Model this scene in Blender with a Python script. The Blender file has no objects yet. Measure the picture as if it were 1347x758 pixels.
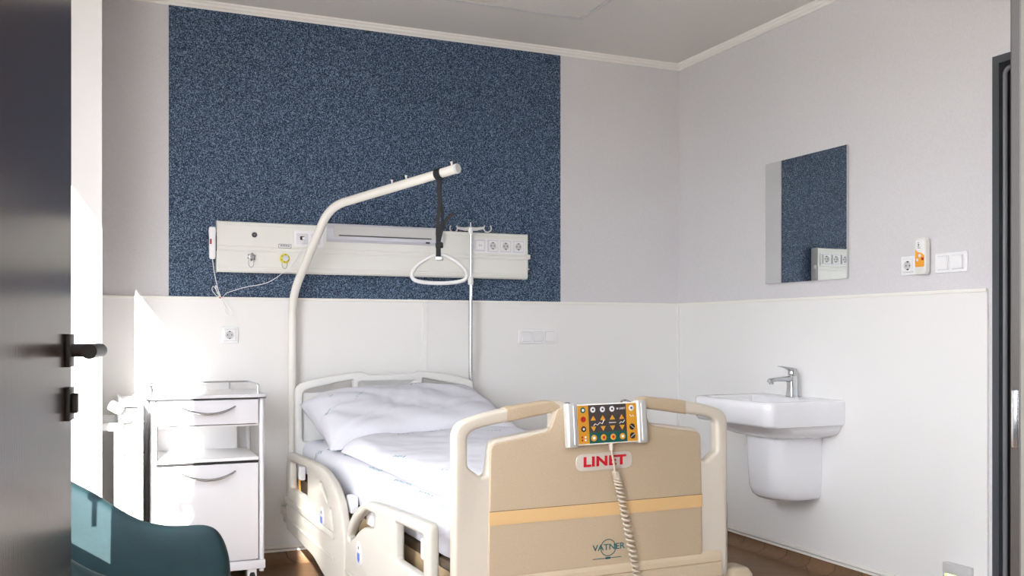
import bpy, bmesh, math, random
from mathutils import Vector, Matrix, noise
from mathutils.bvhtree import BVHTree
random.seed(4)
C = bpy.context.scene.collection
PI = math.pi
V = Vector

# ------------------------------------------------------------------ materials
def lin(c):
    return tuple(((x/255)/12.92 if x/255 <= .04045 else ((x/255+.055)/1.055)**2.4) for x in c)

def mat(name, rgb, rough=.5, metal=0, spec=.5, bump=0, bscale=60, emit=None, estr=0, speck=0, sscale=300, coat=0):
    m = bpy.data.materials.new(name); m.use_nodes = True
    nt = m.node_tree; b = nt.nodes['Principled BSDF']
    c = lin(rgb)
    b.inputs['Base Color'].default_value = (*c, 1)
    b.inputs['Roughness'].default_value = rough
    b.inputs['Metallic'].default_value = metal
    b.inputs['Specular IOR Level'].default_value = spec
    b.inputs['Coat Weight'].default_value = coat
    if emit:
        b.inputs['Emission Color'].default_value = (*lin(emit), 1)
        b.inputs['Emission Strength'].default_value = estr
    tc = nt.nodes.new('ShaderNodeTexCoord')
    if speck:
        n = nt.nodes.new('ShaderNodeTexNoise'); n.inputs['Scale'].default_value = sscale; n.inputs['Detail'].default_value = 2
        nt.links.new(tc.outputs['Object'], n.inputs['Vector'])
        r = nt.nodes.new('ShaderNodeValToRGB')
        r.color_ramp.elements[0].position = .35; r.color_ramp.elements[1].position = .65
        r.color_ramp.elements[0].color = (*[x*(1-speck) for x in c], 1)
        r.color_ramp.elements[1].color = (*[min(1, x*(1+speck)) for x in c], 1)
        nt.links.new(n.outputs['Fac'], r.inputs['Fac']); nt.links.new(r.outputs['Color'], b.inputs['Base Color'])
    if bump:
        n = nt.nodes.new('ShaderNodeTexNoise'); n.inputs['Scale'].default_value = bscale; n.inputs['Detail'].default_value = 3
        nt.links.new(tc.outputs['Object'], n.inputs['Vector'])
        bp = nt.nodes.new('ShaderNodeBump'); bp.inputs['Strength'].default_value = bump; bp.inputs['Distance'].default_value = .002
        nt.links.new(n.outputs['Fac'], bp.inputs['Height']); nt.links.new(bp.outputs['Normal'], b.inputs['Normal'])
    return m

M = {}
M['wall'] = mat('wall_paper', (216, 214, 216), .75, speck=.03, sscale=160, bump=.15, bscale=200)
M['clad'] = mat('white_cladding', (238, 237, 235), .28, spec=.4)
M['ceil'] = mat('ceiling_paint', (222, 219, 214), .9, speck=.02, sscale=120)
M['trimw'] = mat('white_trim', (242, 240, 234), .35)
M['pierw'] = mat('pier_white', (240, 240, 240), .5)
M['white'] = mat('white_plastic', (240, 240, 241), .32)
M['whiteg'] = mat('white_gloss', (224, 224, 228), .25)
M['offw'] = mat('offwhite_unit', (232, 232, 226), .35)
M['greyw'] = mat('grey_white', (205, 205, 205), .4)
M['lilac'] = mat('pale_lilac_lamp', (215, 216, 226), .25)
M['ivory'] = mat('ivory_plastic', (204, 196, 182), .42, speck=.03, sscale=500)
M['tan'] = mat('tan_plastic', (184, 166, 140), .5, speck=.06, sscale=600)
M['tan2'] = mat('tan_lip', (192, 175, 149), .5, speck=.05, sscale=600)
M['stripe'] = mat('sand_stripe', (216, 180, 128), .45, speck=.03, sscale=400)
M['rail'] = mat('rail_plastic', (194, 190, 180), .4)
M['headb'] = mat('headboard_plastic', (224, 224, 221), .4)
M['cream'] = mat('pole_enamel', (228, 225, 217), .25, coat=.3)
M['black'] = mat('black_webbing', (28, 28, 32), .7, bump=.4, bscale=900)
M['blackm'] = mat('black_handle', (26, 23, 22), .35)
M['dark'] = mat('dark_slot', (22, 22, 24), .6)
M['chrome'] = mat('chrome', (190, 193, 196), .08, metal=1)
M['steel'] = mat('brushed_steel', (190, 192, 196), .25, metal=1)
M['alu'] = mat('aluminium_grip', (205, 205, 203), .35, metal=.4)
M['sheet'] = mat('white_sheet', (218, 219, 227), .85, bump=.12, bscale=260)
M['print'] = mat('teal_print', (96, 150, 158), .8)
M['printb'] = mat('blue_print', (60, 110, 190), .8)
M['brown'] = mat('brown_platform', (84, 70, 52), .5)
M['taupe'] = mat('taupe_side_plate', (164, 142, 108), .5)
M['taupd'] = mat('taupe_print', (92, 76, 55), .5)
M['tealv'] = mat('teal_velvet', (9, 42, 47), .75, bump=.3, bscale=90, speck=.12, sscale=14)
M['tealv'].node_tree.nodes['Principled BSDF'].inputs['Sheen Weight'].default_value = .05
M['tealv'].node_tree.nodes['Principled BSDF'].inputs['Sheen Roughness'].default_value = .4
M['porc'] = mat('porcelain', (240, 240, 243), .12, coat=.3)
M['anth'] = mat('anthracite_frame', (72, 76, 80), .4)
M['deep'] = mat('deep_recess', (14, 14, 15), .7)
M['leafg'] = mat('grey_leaf', (112, 112, 116), .35)
M['jamb'] = mat('grey_jamb', (58, 54, 52), .35, speck=.04, sscale=200)
M['jambl'] = mat('pale_jamb', (118, 115, 109), .5)
M['red'] = mat('red_letters', (190, 22, 40), .4)
M['ochre'] = mat('ochre_panel', (205, 146, 40), .4)
M['chargr'] = mat('charcoal_panel', (64, 58, 56), .4)
M['green'] = mat('green_panel', (16, 82, 76), .4)
M['logo'] = mat('teal_logo', (30, 90, 96), .4)
M['badge'] = mat('badge_grey', (198, 190, 178), .25)
M['orange'] = mat('orange_label', (240, 168, 50), .45)
M['yellow'] = mat('yellow_collar', (226, 214, 40), .35)
M['blue'] = mat('blue_emblem', (70, 110, 200), .4)
M['coil'] = mat('beige_cable', (178, 166, 148), .4)
M['redd'] = mat('red_button', (170, 28, 24), .4)
M['leather'] = mat('paper_label', (235, 235, 235), .5)
M['led'] = mat('night_light_glow', (220, 235, 150), .4, emit=(215, 240, 120), estr=3)
M['rubber'] = mat('black_rubber', (30, 30, 30), .7)

def wallcover():
    m = bpy.data.materials.new('blue_speckled_vinyl'); m.use_nodes = True
    nt = m.node_tree; b = nt.nodes['Principled BSDF']; L = nt.links
    tc = nt.nodes.new('ShaderNodeTexCoord')
    n = nt.nodes.new('ShaderNodeTexNoise'); n.inputs['Scale'].default_value = 220; n.inputs['Detail'].default_value = 3; n.inputs['Roughness'].default_value = .75
    L.new(tc.outputs['Object'], n.inputs['Vector'])
    r = nt.nodes.new('ShaderNodeValToRGB'); e = r.color_ramp.elements
    e[0].position = .38; e[0].color = (*lin((14, 24, 38)), 1)
    e[1].position = .66; e[1].color = (*lin((150, 172, 198)), 1)
    a = e.new(.50); a.color = (*lin((42, 64, 92)), 1)
    L.new(n.outputs['Fac'], r.inputs['Fac']); L.new(r.outputs['Color'], b.inputs['Base Color'])
    b.inputs['Roughness'].default_value = .6
    b.inputs['Specular IOR Level'].default_value = .3
    return m
M['blue_wall'] = wallcover()

def woodfloor(name):
    m = bpy.data.materials.new(name); m.use_nodes = True
    nt = m.node_tree; b = nt.nodes['Principled BSDF']; L = nt.links
    tc = nt.nodes.new('ShaderNodeTexCoord')
    mp = nt.nodes.new('ShaderNodeMapping'); mp.inputs['Rotation'].default_value = (0, 0, .62)
    L.new(tc.outputs['Object'], mp.inputs['Vector'])
    br = nt.nodes.new('ShaderNodeTexBrick'); br.inputs['Scale'].default_value = 1
    br.inputs['Brick Width'].default_value = .9; br.inputs['Row Height'].default_value = .14; br.inputs['Mortar Size'].default_value = .002
    br.inputs['Color1'].default_value = (*lin((150, 118, 88)), 1); br.inputs['Color2'].default_value = (*lin((124, 96, 70)), 1); br.inputs['Mortar'].default_value = (*lin((90, 70, 52)), 1)
    L.new(mp.outputs['Vector'], br.inputs['Vector'])
    mp2 = nt.nodes.new('ShaderNodeMapping'); mp2.inputs['Scale'].default_value = (2, 26, 26)
    L.new(mp.outputs['Vector'], mp2.inputs['Vector'])
    n = nt.nodes.new('ShaderNodeTexNoise'); n.inputs['Scale'].default_value = 2.2; n.inputs['Detail'].default_value = 5
    L.new(mp2.outputs['Vector'], n.inputs['Vector'])
    mx = nt.nodes.new('ShaderNodeMix'); mx.data_type = 'RGBA'; mx.blend_type = 'MULTIPLY'; mx.inputs['Factor'].default_value = .6
    r = nt.nodes.new('ShaderNodeValToRGB'); r.color_ramp.elements[0].color = (.45, .42, .4, 1); r.color_ramp.elements[1].color = (1.15, 1.1, 1.05, 1)
    L.new(n.outputs['Fac'], r.inputs['Fac'])
    L.new(br.outputs['Color'], mx.inputs[6]); L.new(r.outputs['Color'], mx.inputs[7]); L.new(mx.outputs[2], b.inputs['Base Color'])
    b.inputs['Roughness'].default_value = .45
    return m
M['floor'] = woodfloor('brown_plank_vinyl')

def doormat():
    m = mat('dark_door_laminate', (74, 62, 58), .2, spec=.9)
    nt = m.node_tree; b = nt.nodes['Principled BSDF']; L = nt.links
    tc = nt.nodes.new('ShaderNodeTexCoord')
    mp = nt.nodes.new('ShaderNodeMapping'); mp.inputs['Scale'].default_value = (1, 1, .02); L.new(tc.outputs['Object'], mp.inputs['Vector'])
    n = nt.nodes.new('ShaderNodeTexNoise'); n.inputs['Scale'].default_value = 160; L.new(mp.outputs['Vector'], n.inputs['Vector'])
    bp = nt.nodes.new('ShaderNodeBump'); bp.inputs['Strength'].default_value = .2; bp.inputs['Distance'].default_value = .001
    L.new(n.outputs['Fac'], bp.inputs['Height']); L.new(bp.outputs['Normal'], b.inputs['Normal'])
    return m
M['doorleaf'] = doormat()

def glass():
    m = bpy.data.materials.new('window_glass'); m.use_nodes = True
    nt = m.node_tree; nt.nodes.clear()
    o = nt.nodes.new('ShaderNodeOutputMaterial'); t = nt.nodes.new('ShaderNodeBsdfTransparent'); g = nt.nodes.new('ShaderNodeBsdfGlossy')
    g.inputs['Roughness'].default_value = .02
    x = nt.nodes.new('ShaderNodeMixShader'); x.inputs[0].default_value = .06
    nt.links.new(t.outputs[0], x.inputs[1]); nt.links.new(g.outputs[0], x.inputs[2]); nt.links.new(x.outputs[0], o.inputs['Surface'])
    return m
M['glass'] = glass()
M['mirror'] = mat('mirror_silver', (236, 240, 240), .01, metal=1)

# ------------------------------------------------------------------ mesh helpers
MW = {}
def finish(me, smooth=35):
    if smooth:
        me.shade_smooth(); me.set_sharp_from_angle(angle=math.radians(smooth))

def thing(name, label, cat, loc=(0, 0, 0), rotz=0, group=None):
    o = bpy.data.objects.new(name, None); C.objects.link(o)
    o.location = loc; o.rotation_euler = (0, 0, rotz); o.empty_display_size = .1
    o['label'] = label; o['category'] = cat
    if group: o['group'] = group
    MW[o] = Matrix.Translation(loc) @ Matrix.Rotation(rotz, 4, 'Z')
    return o

def obj(name, bm, m, parent=None, local=False, smooth=35, label=None, cat=None, group=None, kind=None):
    """bm: bmesh or mesh, world coords unless local"""
    if isinstance(bm, bmesh.types.BMesh):
        bmesh.ops.recalc_face_normals(bm, faces=bm.faces)
        me = bpy.data.meshes.new(name); bm.to_mesh(me); bm.free()
    else: me = bm
    if isinstance(m, (list, tuple)):
        for q in m: me.materials.append(M[q])
    else:
        me.materials.clear(); me.materials.append(M[m])
    finish(me, smooth)
    o = bpy.data.objects.new(name, me); C.objects.link(o)
    if parent:
        o.parent = parent; MW[o] = MW[parent]
        if not local: me.transform(MW[parent].inverted())
    elif not kind:
        xs = [v.co for v in me.vertices]
        c = V(((min(p.x for p in xs)+max(p.x for p in xs))/2, (min(p.y for p in xs)+max(p.y for p in xs))/2, min(p.z for p in xs)))
        me.transform(Matrix.Translation(-c)); o.location = c; MW[o] = Matrix.Translation(c)
    if o not in MW: MW[o] = Matrix.Identity(4)
    if label: o['label'] = label
    if cat: o['category'] = cat
    if group: o['group'] = group
    if kind: o['kind'] = kind
    return o

def bx(x0, x1, y0, y1, z0, z1, bev=0, seg=2, bm=None, mtx=None):
    b = bmesh.new()
    bmesh.ops.create_cube(b, size=1)
    for v in b.verts:
        v.co = V(((x0+x1)/2+v.co.x*(x1-x0), (y0+y1)/2+v.co.y*(y1-y0), (z0+z1)/2+v.co.z*(z1-z0)))
    if bev: bmesh.ops.bevel(b, geom=b.edges[:], offset=bev, segments=seg, affect='EDGES', profile=.5)
    if mtx: b.transform(mtx)
    return join(bm, b)

def join(bm, b):
    if bm is None: return b
    me = bpy.data.meshes.new('t'); b.to_mesh(me); b.free(); bm.from_mesh(me); bpy.data.meshes.remove(me)
    return bm

def smoothpath(pts, n=8):
    pts = [V(p) for p in pts]; out = []
    P = [pts[0]*2-pts[1]]+pts+[pts[-1]*2-pts[-2]]
    for i in range(1, len(P)-2):
        for k in range(n):
            t = k/n; a, b, c, d = P[i-1], P[i], P[i+1], P[i+2]
            out.append(.5*((2*b)+(c-a)*t+(2*a-5*b+4*c-d)*t*t+(3*b-a-3*c+d)*t**3))
    out.append(pts[-1]); return out

def bend(pts, r, n=8):
    """polyline with filleted corners"""
    pts = [V(p) for p in pts]; out = [pts[0]]
    for i in range(1, len(pts)-1):
        a, b, c = pts[i-1], pts[i], pts[i+1]
        rr = min(r, (a-b).length*.48, (c-b).length*.48)
        p = b+(a-b).normalized()*rr; q = b+(c-b).normalized()*rr
        for k in range(n+1):
            t = k/n; out.append((1-t)**2*p+2*t*(1-t)*b+t*t*q)
    out.append(pts[-1]); return out

def tube(pts, r, seg=12, bm=None, closed=False, caps=True, flat=None):
    pts = [V(p) for p in pts]; b = bmesh.new(); n = len(pts)
    if isinstance(r, (int, float)): r = [r]*n
    t0 = (pts[1]-pts[0]).normalized()
    up = V((0, 0, 1)) if abs(t0.z) < .9 else V((1, 0, 0))
    nrm = (up-t0*up.dot(t0)).normalized(); rings = []
    for i in range(n):
        if closed: t = (pts[(i+1) % n]-pts[i-1]).normalized()
        else: t = (pts[min(i+1, n-1)]-pts[max(i-1, 0)]).normalized()
        nrm = (nrm-t*nrm.dot(t)).normalized(); bi = t.cross(nrm)
        ring = []
        for k in range(seg):
            a = 2*PI*k/seg; f = flat or 1
            ring.append(b.verts.new(pts[i]+r[i]*(nrm*math.cos(a)+bi*math.sin(a)*f)))
        rings.append(ring)
    for i in range(n if closed else n-1):
        A, B = rings[i], rings[(i+1) % n]
        for k in range(seg): b.faces.new((A[k], A[(k+1) % seg], B[(k+1) % seg], B[k]))
    if caps and not closed: b.faces.new(rings[0][::-1]); b.faces.new(rings[-1])
    return join(bm, b)

def strap(pts, w, th, side, bm=None):
    """flat band along pts, 'side' = direction of its width"""
    pts = [V(p) for p in pts]; side = V(side).normalized(); b = bmesh.new(); rings = []
    for i, p in enumerate(pts):
        t = (pts[min(i+1, len(pts)-1)]-pts[max(i-1, 0)]).normalized(); nn = t.cross(side).normalized()
        rings.append([b.verts.new(p+side*w/2*s1+nn*th/2*s2) for s1, s2 in ((-1, -1), (1, -1), (1, 1), (-1, 1))])
    for A, B in zip(rings, rings[1:]):
        for k in range(4): b.faces.new((A[k], A[(k+1) % 4], B[(k+1) % 4], B[k]))
    b.faces.new(rings[0][::-1]); b.faces.new(rings[-1])
    return join(bm, b)

def lathe(prof, origin, axis=(0, 0, 1), seg=24, bm=None, sx=1, sy=1):
    b = bmesh.new(); rings = []
    for r, z in prof:
        rings.append([b.verts.new((r*sx*math.cos(2*PI*k/seg), r*sy*math.sin(2*PI*k/seg), z)) for k in range(seg)])
    for A, B in zip(rings, rings[1:]):
        for k in range(seg): b.faces.new((A[k], A[(k+1) % seg], B[(k+1) % seg], B[k]))
    b.faces.new(rings[0][::-1]); b.faces.new(rings[-1])
    q = V((0, 0, 1)).rotation_difference(V(axis)).to_matrix().to_4x4()
    b.transform(Matrix.Translation(origin) @ q)
    return join(bm, b)

def loft(rings, bm=None):
    b = bmesh.new(); R = [[b.verts.new(p) for p in r] for r in rings]; n = len(R[0])
    for A, B in zip(R, R[1:]):
        for k in range(n): b.faces.new((A[k], A[(k+1) % n], B[(k+1) % n], B[k]))
    b.faces.new(R[0][::-1]); b.faces.new(R[-1])
    return join(bm, b)

def rrect(cx, cy, w, h, r, z, n=6, frame=None):
    """frame: (origin,ux,uy,uz) maps to 3D"""
    out = []; r = min(r, w/2-1e-4, h/2-1e-4)
    for qx, qy, a0 in ((1, 1, 0), (-1, 1, 90), (-1, -1, 180), (1, -1, 270)):
        for k in range(n+1):
            a = math.radians(a0+90*k/n)
            out.append(V((cx+qx*(w/2-r)+r*math.cos(a), cy+qy*(h/2-r)+r*math.sin(a), z)))
    if frame: o, ux, uy, uz = frame; out = [o+ux*p.x+uy*p.y+uz*p.z for p in out]
    return out

def filletpoly(pts, n=5):
    """pts: (x,y,r)"""
    out = []; m = len(pts)
    for i in range(m):
        a, b, c = (V(pts[i-1][:2]), V(pts[i][:2]), V(pts[(i+1) % m][:2])); r = pts[i][2] if len(pts[i]) > 2 else 0
        if r <= 0: out.append((b.x, b.y)); continue
        r = min(r, (a-b).length*.48, (c-b).length*.48)
        p = b+(a-b).normalized()*r; q = b+(c-b).normalized()*r
        for k in range(n+1):
            t = k/n; v = (1-t)**2*p+2*t*(1-t)*b+t*t*q; out.append((v.x, v.y))
    return out

def plate(polys, th, bev, mtx, res=3):
    """filled curve with holes, thickness th centred on local z, rounded edges; returns mesh"""
    cu = bpy.data.curves.new('p', 'CURVE'); cu.dimensions = '2D'; cu.fill_mode = 'BOTH'
    cu.extrude = max(1e-5, th/2-bev); cu.bevel_depth = bev; cu.bevel_resolution = res; cu.offset = -bev
    for poly in polys:
        pts = filletpoly(poly); s = cu.splines.new('POLY'); s.points.add(len(pts)-1)
        for k, p in enumerate(pts): s.points[k].co = (p[0], p[1], 0, 1)
        s.use_cyclic_u = True
    o = bpy.data.objects.new('p', cu); C.objects.link(o)
    me = bpy.data.meshes.new_from_object(o.evaluated_get(bpy.context.evaluated_depsgraph_get()))
    bpy.data.objects.remove(o); bpy.data.curves.remove(cu)
    me.transform(mtx)
    b = bmesh.new(); b.from_mesh(me); bpy.data.meshes.remove(me)
    bmesh.ops.remove_doubles(b, verts=b.verts, dist=1e-5)
    return b

def textmesh(s, size, mtx, ext=.0005, bold=0, sx=1, align='CENTER', space=1):
    cu = bpy.data.curves.new('p', 'FONT'); cu.body = s; cu.size = size; cu.extrude = ext; cu.offset = bold
    cu.align_x = align; cu.align_y = 'CENTER'; cu.resolution_u = 3; cu.space_character = space
    o = bpy.data.objects.new('p', cu); C.objects.link(o)
    me = bpy.data.meshes.new_from_object(o.evaluated_get(bpy.context.evaluated_depsgraph_get()))
    bpy.data.objects.remove(o); bpy.data.curves.remove(cu)
    me.transform(mtx @ Matrix.Diagonal((sx, 1, 1, 1)))
    b = bmesh.new(); b.from_mesh(me); bpy.data.meshes.remove(me); return b

def frame_m(o, ux, uy):
    ux = V(ux).normalized(); uy = V(uy).normalized(); uz = ux.cross(uy)
    m = Matrix.Identity(4)
    for i in range(3): m[i][0] = ux[i]; m[i][1] = uy[i]; m[i][2] = uz[i]; m[i][3] = o[i]
    return m

def rect(x0, x1, y0, y1, r=0): return [(x0, y0, r), (x1, y0, r), (x1, y1, r), (x0, y1, r)]
def circ(cx, cy, r, n=20, sy=1): return [(cx+r*math.cos(2*PI*k/n), cy+sy*r*math.sin(2*PI*k/n), 0) for k in range(n)]
def struct(name, bm, m, parent=None, smooth=0): return obj(name, bm, m, parent, smooth=smooth, kind=None if parent else 'structure')

# ------------------------------------------------------------------ room shell
XR, YB, ZC = 3.235, 4.864, 2.75
XL = -.5
struct('floor', bx(XL-.12, 4.6, -4.2, 5.1, -.12, 0), 'floor')
struct('ceiling', bx(XL-.12, 4.6, -4.2, 5.1, ZC, ZC+.15), 'ceil')
struct('wall_back', bx(XL-.2, XR+.2, YB, YB+.2, 0, ZC), 'wall')
# right wall with a door opening y 1.76..2.65
b = bx(XR, XR+.2, 2.66, YB, 0, ZC); bx(XR, XR+.2, -4.0, 1.72, 0, ZC, bm=b); bx(XR, XR+.2, 1.72, 2.66, 2.205, ZC, bm=b)
struct('wall_right', b, 'wall')
# left wall with openings
ZH = 2.515
ops = [(-3.22, -2.26, .12, 2.63), (-.98, 2.80, .12, ZH)]  # first opening: added slit, shaped to throw a sun strip on the bed rail
b = bmesh.new(); y = -4.0
for y0, y1, z0, z1 in ops:
    bx(XL-.12, XL, y, y0, 0, ZC, bm=b); bx(XL-.12, XL, y0, y1, 0, z0, bm=b); bx(XL-.12, XL, y0, y1, z1, ZC, bm=b); y = y1
bx(XL-.12, XL, y, YB, 0, ZC, bm=b)
struct('wall_left', b, 'wall')
struct('wall_pier', bx(XL, .0497, 4.123, YB, 0, ZC), 'pierw')
struct('wall_rear', bx(XL-.12, XR+.2, -4.1, -4.0, 0, ZC), 'wall')
# partition with the doorway the view looks through
b = bx(1.52, XR, 1.02, 1.15, 0, ZC); bx(-.2, 1.52, 1.02, 1.15, 2.25, ZC, bm=b)
struct('wall_near', b, 'wall')
for i, (y0, y1, z0, z1) in enumerate(ops):
    b = bx(XL-.1, XL-.03, y0, y0+.02, z0, z1); bx(XL-.1, XL-.03, y1-.05, y1, z0, z1, bm=b)
    bx(XL-.1, XL-.03, y0, y1, z0, z0+.05, bm=b); bx(XL-.1, XL-.03, y0, y1, z1-.02, z1, bm=b)
    w = struct('window_%d' % (i+1), b, 'trimw')
    obj('window_pane', bx(XL-.068, XL-.06, y0+.01, y1-.01, z0+.01, z1-.01), 'glass', w, smooth=0)

# wall finishes
ZD = 1.325          # top of white cladding
zb = .082           # bottom of cladding
b = bx(.0497, XR, YB-.012, YB, zb, ZD-.012, bev=0)
struct('trim_1', b, 'clad')
struct('trim_2', bx(XR-.012, XR, 2.70, YB-.012, zb, ZD-.012), 'clad')
def strip(path_boxes, bev): 
    b = bmesh.new()
    for q in path_boxes: bx(*q, bev=bev, bm=b)
    return b
struct('trim_3', strip([(.0497, XR, YB-.018, YB, ZD-.014, ZD), (XR-.018, XR, 2.70, YB-.018, ZD-.014, ZD)], .003), 'trimw')
struct('trim_4', strip([(.0497, XR, YB-.017, YB, zb-.006, zb+.012), (XR-.017, XR, 2.70, YB-.017, zb-.006, zb+.012)], .003), 'trimw')
struct('trim_5', strip([(.0497, XR, YB-.017, YB, zb-.022, zb-.010), (XR-.017, XR, 2.70, YB-.017, zb-.022, zb-.010)], .002), 'trimw')
b = bx(1.620, 1.645, YB-.017, YB-.011, zb, ZD-.014, bev=.002)
struct('trim_6', b, 'clad')
struct('trim_7', strip([(XR-.024, XR-.010, YB-.024, YB-.010, zb, ZD-.014)], .004), 'clad')
# coved vinyl skirting
cove = [(0, 0), (.05, 0), (.026, .008), (.010, .026), (.004, .06), (.004, .066), (0, .066)]
def extr(prof, f0, f1):
    b = bmesh.new(); A = [b.verts.new(f0(p)) for p in prof]; B = [b.verts.new(f1(p)) for p in prof]; n = len(prof)
    for k in range(n): b.faces.new((A[k], A[(k+1) % n], B[(k+1) % n], B[k]))
    b.faces.new(A); b.faces.new(B[::-1]); return b
b = extr(cove, lambda p: (.05, YB-p[0]-.0005, p[1]+.0005), lambda p: (XR-.001, YB-p[0]-.0005, p[1]+.0005))
b = join(b, extr(cove, lambda p: (XR-p[0]-.0005, 2.70, p[1]+.0005), lambda p: (XR-p[0]-.0005, YB-.001, p[1]+.0005)))
struct('baseboard_back', b, 'floor', smooth=40)
# cornice
cor = [(0, 0), (.008, 0), (.012, .008), (.022, .012), (.026, .022), (.034, .026), (.036, .034), (0, .034)]
b = extr(cor, lambda p: (.05, YB-p[0]-.0005, ZC-.0345+p[1]), lambda p: (XR-.001, YB-p[0]-.0005, ZC-.0345+p[1]))
b = join(b, extr(cor, lambda p: (XR-p[0]-.0005, 1.16, ZC-.0345+p[1]), lambda p: (XR-p[0]-.0005, YB-.001, ZC-.0345+p[1])))
struct('trim_8', b, 'trimw', smooth=0)
# blue wall covering
struct('trim_9', bx(.352, 2.440, YB-.003, YB, ZD, ZC-.034), 'blue_wall')

# ceiling panel with shadow gap
t = thing('ceiling_panel', 'pale square ceiling panel with a thin dark edge gap above the bed', 'ceiling panel', (1.7, 3.75, ZC-.004))
bp = bx(1.12, 2.275, 3.22, 4.318, ZC-.006, ZC-.0005); obj('panel', bp, 'ceil', t, smooth=0)
b = bmesh.new()
for q in ((1.10, 2.297, 4.322, 4.340), (1.10, 2.297, 3.198, 3.216), (1.10, 1.116, 3.216, 4.322), (2.281, 2.297, 3.216, 4.322)):
    bx(*q, ZC-.010, ZC-.0005, bm=b)
obj('edge_frame', b, 'greyw', t, smooth=0)

# ------------------------------------------------------------------ right-hand doorway in right wall
d = struct('door_2', bx(XR+.05, XR+.09, 1.79, 2.598, .01, 2.15, bev=.004), 'leafg')
b = bx(XR-.006, XR+.03, 2.652, 2.682, 0, 2.226); bx(XR-.006, XR+.03, 1.70, 1.73, 0, 2.226, bm=b); bx(XR-.006, XR+.03, 1.73, 2.652, 2.196, 2.226, bm=b)
obj('door_frame', b, 'anth', d, smooth=0)
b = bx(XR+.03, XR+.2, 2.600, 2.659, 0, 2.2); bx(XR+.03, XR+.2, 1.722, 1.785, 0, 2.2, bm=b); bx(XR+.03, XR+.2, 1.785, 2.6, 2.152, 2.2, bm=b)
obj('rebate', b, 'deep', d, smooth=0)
obj('seal_strip', tube(bend([(XR+.006, 2.634, .02), (XR+.006, 2.634, 2.172), (XR+.006, 1.75, 2.172), (XR+.006, 1.75, .02)], .03), .009, 10), 'leafg', d)
struct('wall_beyond', bx(XR+.9, XR+1.0, 1.0, 3.4, 0, ZC), 'wall')
struct('wall_side_return', strip([(XR+.2, XR+.9, 3.3, 3.4, 0, ZC), (XR+.2, XR+.9, 1.0, 1.1, 0, ZC)], 0), 'wall')

# near doorway jambs (the view looks through this doorway)
d = struct('door_3', bx(1.475, 1.52, 1.166, 1.19, 0, 2.25, bev=.004), 'jamb')
obj('jamb_lining', bx(1.471, 1.52, 1.00, 1.165, 0, 2.25, bev=.002), 'jambl', d)
obj('strike_plate', bx(1.4735, 1.4755, 1.171, 1.185, .95, 1.05, bev=.0005), 'steel', d)
obj('header_lining', bx(-.14, 1.471, 1.02, 1.15, 2.21, 2.25, bev=.003), 'jamb', d)

# ------------------------------------------------------------------ dark door leaf at left
a = math.radians(8.2); dirv = V((math.sin(a), math.cos(a), 0)); nr = V((math.cos(a), -math.sin(a), 0))   # nr points to the right face
E0 = V((-.0295, 2.035, 0))
def L(s, n, z): return E0 - dirv*s + nr*n + V((0, 0, z))          # s along the leaf from free edge, n offset from right face
fm = frame_m(L(0, 0, 0), -dirv, V((0, 0, 1)))
def boxL(s0, s1, n0, n1, z0, z1, bev=0):
    b = bx(s0, s1, n0, n1, z0, z1, bev)
    m = Matrix.Identity(4)
    for i in range(3): m[i][0] = -dirv[i]; m[i][1] = nr[i]; m[i][3] = E0[i]
    b.transform(m); return b
d = struct('door_1', boxL(0, .86, -.042, 0, .012, 2.2, .0015), 'doorleaf')
obj('edge_strip', boxL(-.0012, 0, -.040, -.002, .012, 2.2), 'trimw', d, smooth=0)
for side in (1, -1):
    off = 0 if side > 0 else -.042
    def N(n): return off + side*n
    hz = 1.117; s0 = .048
    b = boxL(s0-.027, s0+.027, min(N(0), N(.009)), max(N(0), N(.009)), hz-.031, hz+.031, .0015)
    h = obj('handle_rosette', b, 'blackm', d)
    p = [L(s0, N(.005), hz), L(s0, N(.044), hz)]
    b = tube(p, .0125, 16)
    b = tube(bend([L(s0-.006, N(.056), hz), L(s0+.125, N(.056), hz)], .01), .0135, 16, bm=b)
    b = tube([L(s0, N(.03), hz), L(s0, N(.056), hz)], .0115, 16, bm=b)
    obj('lever', b, 'blackm', h)
    b = boxL(s0-.027, s0+.027, min(N(0), N(.009)), max(N(0), N(.009)), hz-.131, hz-.069, .0015)
    k = obj('lock_rosette', b, 'blackm', d)
    obj('thumb_turn', boxL(s0-.006, s0+.016, min(N(.009), N(.020)), max(N(.009), N(.020)), hz-.117, hz-.080, .002), 'blackm', k)
# key with tag hanging in the lock on the window side of the leaf
kz = hz-.1
b = lathe([(.016, -.0015), (.018, 0), (.016, .0015)], L(s0, -.042-.042, kz-.085), dirv, 16)
b = tube([L(s0, -.045, kz), L(s0, -.042-.045, kz)], .003, 8, bm=b)
b = tube([L(s0, -.042-.042, kz-.003), L(s0, -.042-.042, kz-.08)], .002, 8, bm=b)
b = join(b, boxL(s0-.002, s0+.002, -.09, -.078, kz-.165, kz-.09, .001))
obj('door_key', b, 'steel', None, label='steel key with a hanging tag in the lock of the dark door', cat='key')
# hinge post of that leaf
struct('trim_10', boxL(.866, .905, -.055, .005, 0, 2.25, .002), 'anth')

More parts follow.
